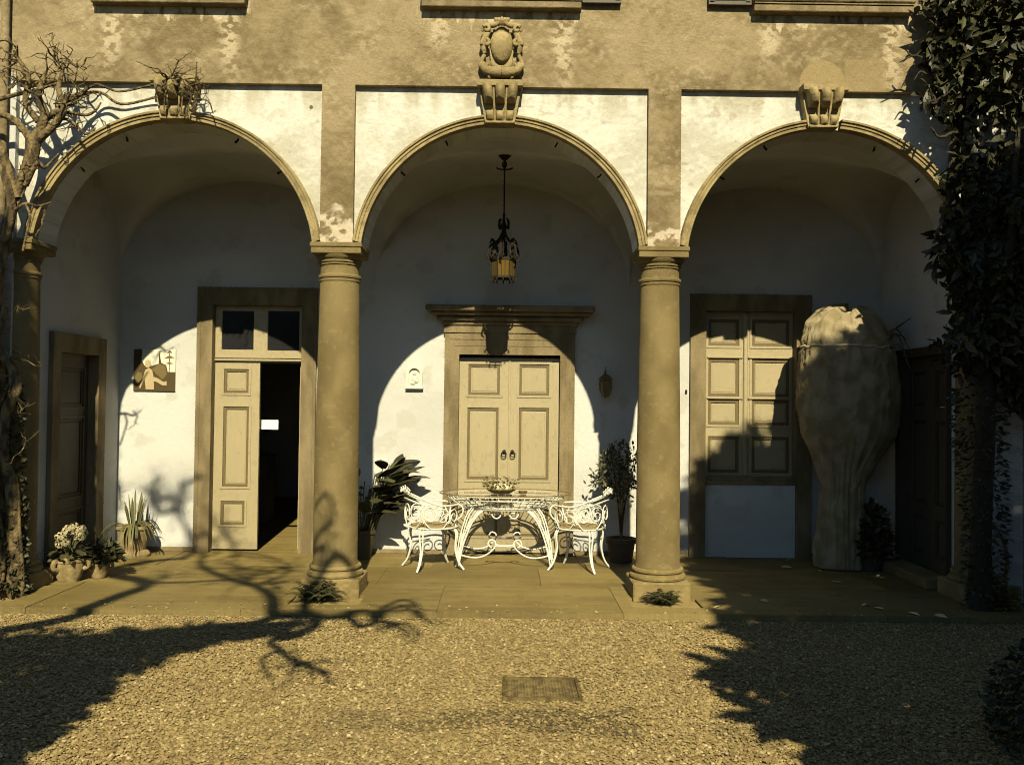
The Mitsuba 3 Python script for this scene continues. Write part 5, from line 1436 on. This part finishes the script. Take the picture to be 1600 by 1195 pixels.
m = MB()
crown(m, rg, 14000, in_hedge, 0.17, 0.09, np.array((0.04, 0.04, 0.015)))
put(hk2 + "__foliage", m, "m_leaf", color=True)
bt = thing("bare_tree", "twisted bare tree standing in the courtyard", "tree")
m = MB()
Yb = -6.6
tr_ = lambda pts: [lift(a, b, Yb + 0.15 * math.sin(7 * a + 3 * b)) for a, b in pts]
put(bt + "__trunk", m.tube([[-2.9, Yb - 0.1, -0.1], [-2.75, Yb, 1.2], [-2.55, Yb, 2.2], [-2.45, Yb, 3.0]] + tr_([(-2.4, 2.7)]), [0.22, 0.19, 0.18, 0.17, 0.16], 12, smooth=4), "m_bark", smooth=60)
m = MB()
br = [
    ([(-2.45, 2.65), (-2.1, 2.85), (-1.85, 3.10), (-1.6, 3.12), (-1.42, 3.25), (-1.25, 3.34)], [0.15, 0.13, 0.12, 0.11, 0.10, 0.05]),
    ([(-2.5, 2.6), (-2.2, 3.05), (-1.95, 3.2), (-1.65, 3.3), (-1.5, 3.45), (-1.22, 3.5)], [0.09, 0.08, 0.06, 0.05, 0.045, 0.04]),
    ([(-1.4, 3.2), (-1.3, 3.05), (-1.2, 3.12), (-1.14, 3.3), (-1.2, 3.48), (-1.34, 3.46)], [0.07, 0.06, 0.05, 0.045, 0.045, 0.05]),
    ([(-1.22, 3.5), (-1.05, 3.47), (-0.92, 3.50), (-0.84, 3.36), (-0.78, 3.26), (-0.70, 3.34), (-0.62, 3.55), (-0.45, 3.72)], [0.045, 0.035, 0.032, 0.03, 0.028, 0.026, 0.02, 0.015]),
    ([(-0.92, 3.52), (-0.75, 3.56), (-0.68, 3.42), (-0.55, 3.36), (-0.42, 3.30), (-0.32, 3.12)], [0.026, 0.022, 0.018, 0.016, 0.013, 0.009]),
    ([(-0.68, 3.5), (-0.6, 3.7), (-0.48, 3.86), (-0.34, 3.74), (-0.32, 3.55)], [0.02, 0.018, 0.015, 0.012, 0.008]),
    ([(-1.36, 3.08), (-1.36, 2.9), (-1.30, 2.78), (-1.2, 2.62), (-1.08, 2.55), (-0.98, 2.46), (-0.86, 2.40)], [0.03, 0.026, 0.022, 0.02, 0.017, 0.014, 0.008]),
    ([(-1.30, 2.78), (-1.36, 2.62), (-1.28, 2.42), (-1.2, 2.3)], [0.018, 0.014, 0.010, 0.006]),
    ([(-1.02, 2.5), (-0.9, 2.36), (-0.82, 2.22)], [0.014, 0.010, 0.006]),
    ([(-3.6, 3.0), (-3.14, 3.40), (-2.94, 3.88), (-2.85, 4.2), (-3.0, 4.4), (-3.3, 4.55), (-3.44, 4.8), (-3.2, 5.13), (-2.9, 5.3)], [0.075, 0.065, 0.06, 0.06, 0.055, 0.05, 0.05, 0.04, 0.03]),
    ([(-2.95, 4.3), (-2.5, 4.35), (-2.1, 4.5), (-1.8, 4.75)], [0.035, 0.028, 0.02, 0.012]),
    ([(-1.25, 3.5), (-1.28, 3.8), (-1.2, 4.15), (-1.08, 4.32), (-0.95, 4.26), (-0.90, 4.1)], [0.04, 0.035, 0.03, 0.026, 0.022, 0.015]),
    ([(-1.28, 3.9), (-1.36, 4.3), (-1.24, 4.55), (-1.1, 4.62), (-1.16, 4.85), (-1.3, 4.8)], [0.03, 0.026, 0.026, 0.022, 0.02, 0.02]),
    ([(-1.5, 3.5), (-1.62, 3.9), (-1.85, 4.25), (-2.2, 4.5), (-2.6, 4.95), (-2.8, 5.5)], [0.05, 0.045, 0.038, 0.034, 0.03, 0.026]),
    ([(-1.85, 4.25), (-1.7, 4.6), (-1.75, 5.0), (-2.05, 5.4), (-2.4, 5.6)], [0.03, 0.026, 0.022, 0.018, 0.012]),
    ([(-2.9, 5.2), (-2.95, 5.66), (-3.1, 6.05), (-3.05, 6.35), (-2.82, 6.4)], [0.04, 0.04, 0.036, 0.03, 0.024]),
    ([(-3.1, 6.05), (-3.36, 6.05), (-3.46, 6.28), (-3.3, 6.45)], [0.034, 0.03, 0.026, 0.02]),
    ([(-2.95, 5.7), (-2.75, 5.75), (-2.66, 5.5), (-2.72, 5.3)], [0.03, 0.026, 0.022, 0.02]),
]
for pts, r in br:
    m.tube(np.array(tr_(pts)) + rg.normal(size=(len(pts), 3)) * [0.01, 0.0, 0.01], np.array(r) * (1.2 if pts[0][1] < 3.6 else 0.7) + 0.005, 8, smooth=5)
for (a, b, cnt, ln) in ((-0.4, 3.6, 6, 0.3), (-0.5, 3.3, 6, 0.3), (-1.1, 2.55, 5, 0.25), (-2.0, 4.5, 8, 0.45), (-1.75, 4.9, 8, 0.4), (-2.4, 5.4, 8, 0.4), (-2.8, 4.5, 6, 0.4), (-3.1, 6.1, 10, 0.3), (-3.35, 6.2, 10, 0.3), (-2.9, 5.6, 8, 0.3), (-1.2, 4.4, 8, 0.25), (-2.2, 4.9, 8, 0.4), (-3.2, 5.1, 5, 0.4), (-1.7, 4.3, 8, 0.35), (-2.6, 5.8, 6, 0.3)):
    twigs(m, rg, lift(a, b, Yb), cnt + 3, ln * 1.1, 0.015, 2, (0, 0, 0))
put(bt + "__limbs", m, "m_bark", smooth=60)

cy_k = thing("added_slender_tree", "unseen slender evergreen added beside the hedge to shade the left climber", "tree")  # unseen tree, added so its crown shades the left climber trunk
rg = np.random.default_rng(91)
N = 5200
t = rg.random(N)
az = rg.random(N) * 2 * PI
wid = 0.22 * np.sin(PI * np.clip(0.08 + 0.92 * t, 0, 1)) ** 0.5 * (0.75 + 0.5 * meshkit.fbm(np.stack([3 * np.cos(az), 3 * np.sin(az), 9 * t], 1), 3, 4))
rr_ = wid * np.sqrt(rg.random(N))
pos = np.stack([-3.97 + rr_ * np.cos(az), -6.6 + rr_ * np.sin(az), 5.0 + 2.9 * t], 1)
put(cy_k + "__crown", leaves(MB(), pos, rg.normal(size=(N, 3)) + [0, 0, 0.6], rg.normal(size=(N, 3)), 0.15, 0.075, np.array((0.04, 0.04, 0.015)) * (0.5 + 0.8 * rg.random((N, 1)))), "m_leaf", color=True)
put(cy_k + "__trunk", MB().tube([[-4.0, -6.6, -0.1], [-3.98, -6.6, 3.0], [-3.97, -6.6, 6.0], [-3.97, -6.6, 7.7]], [0.10, 0.085, 0.06, 0.02], 10, smooth=4), "m_bark", smooth=60)
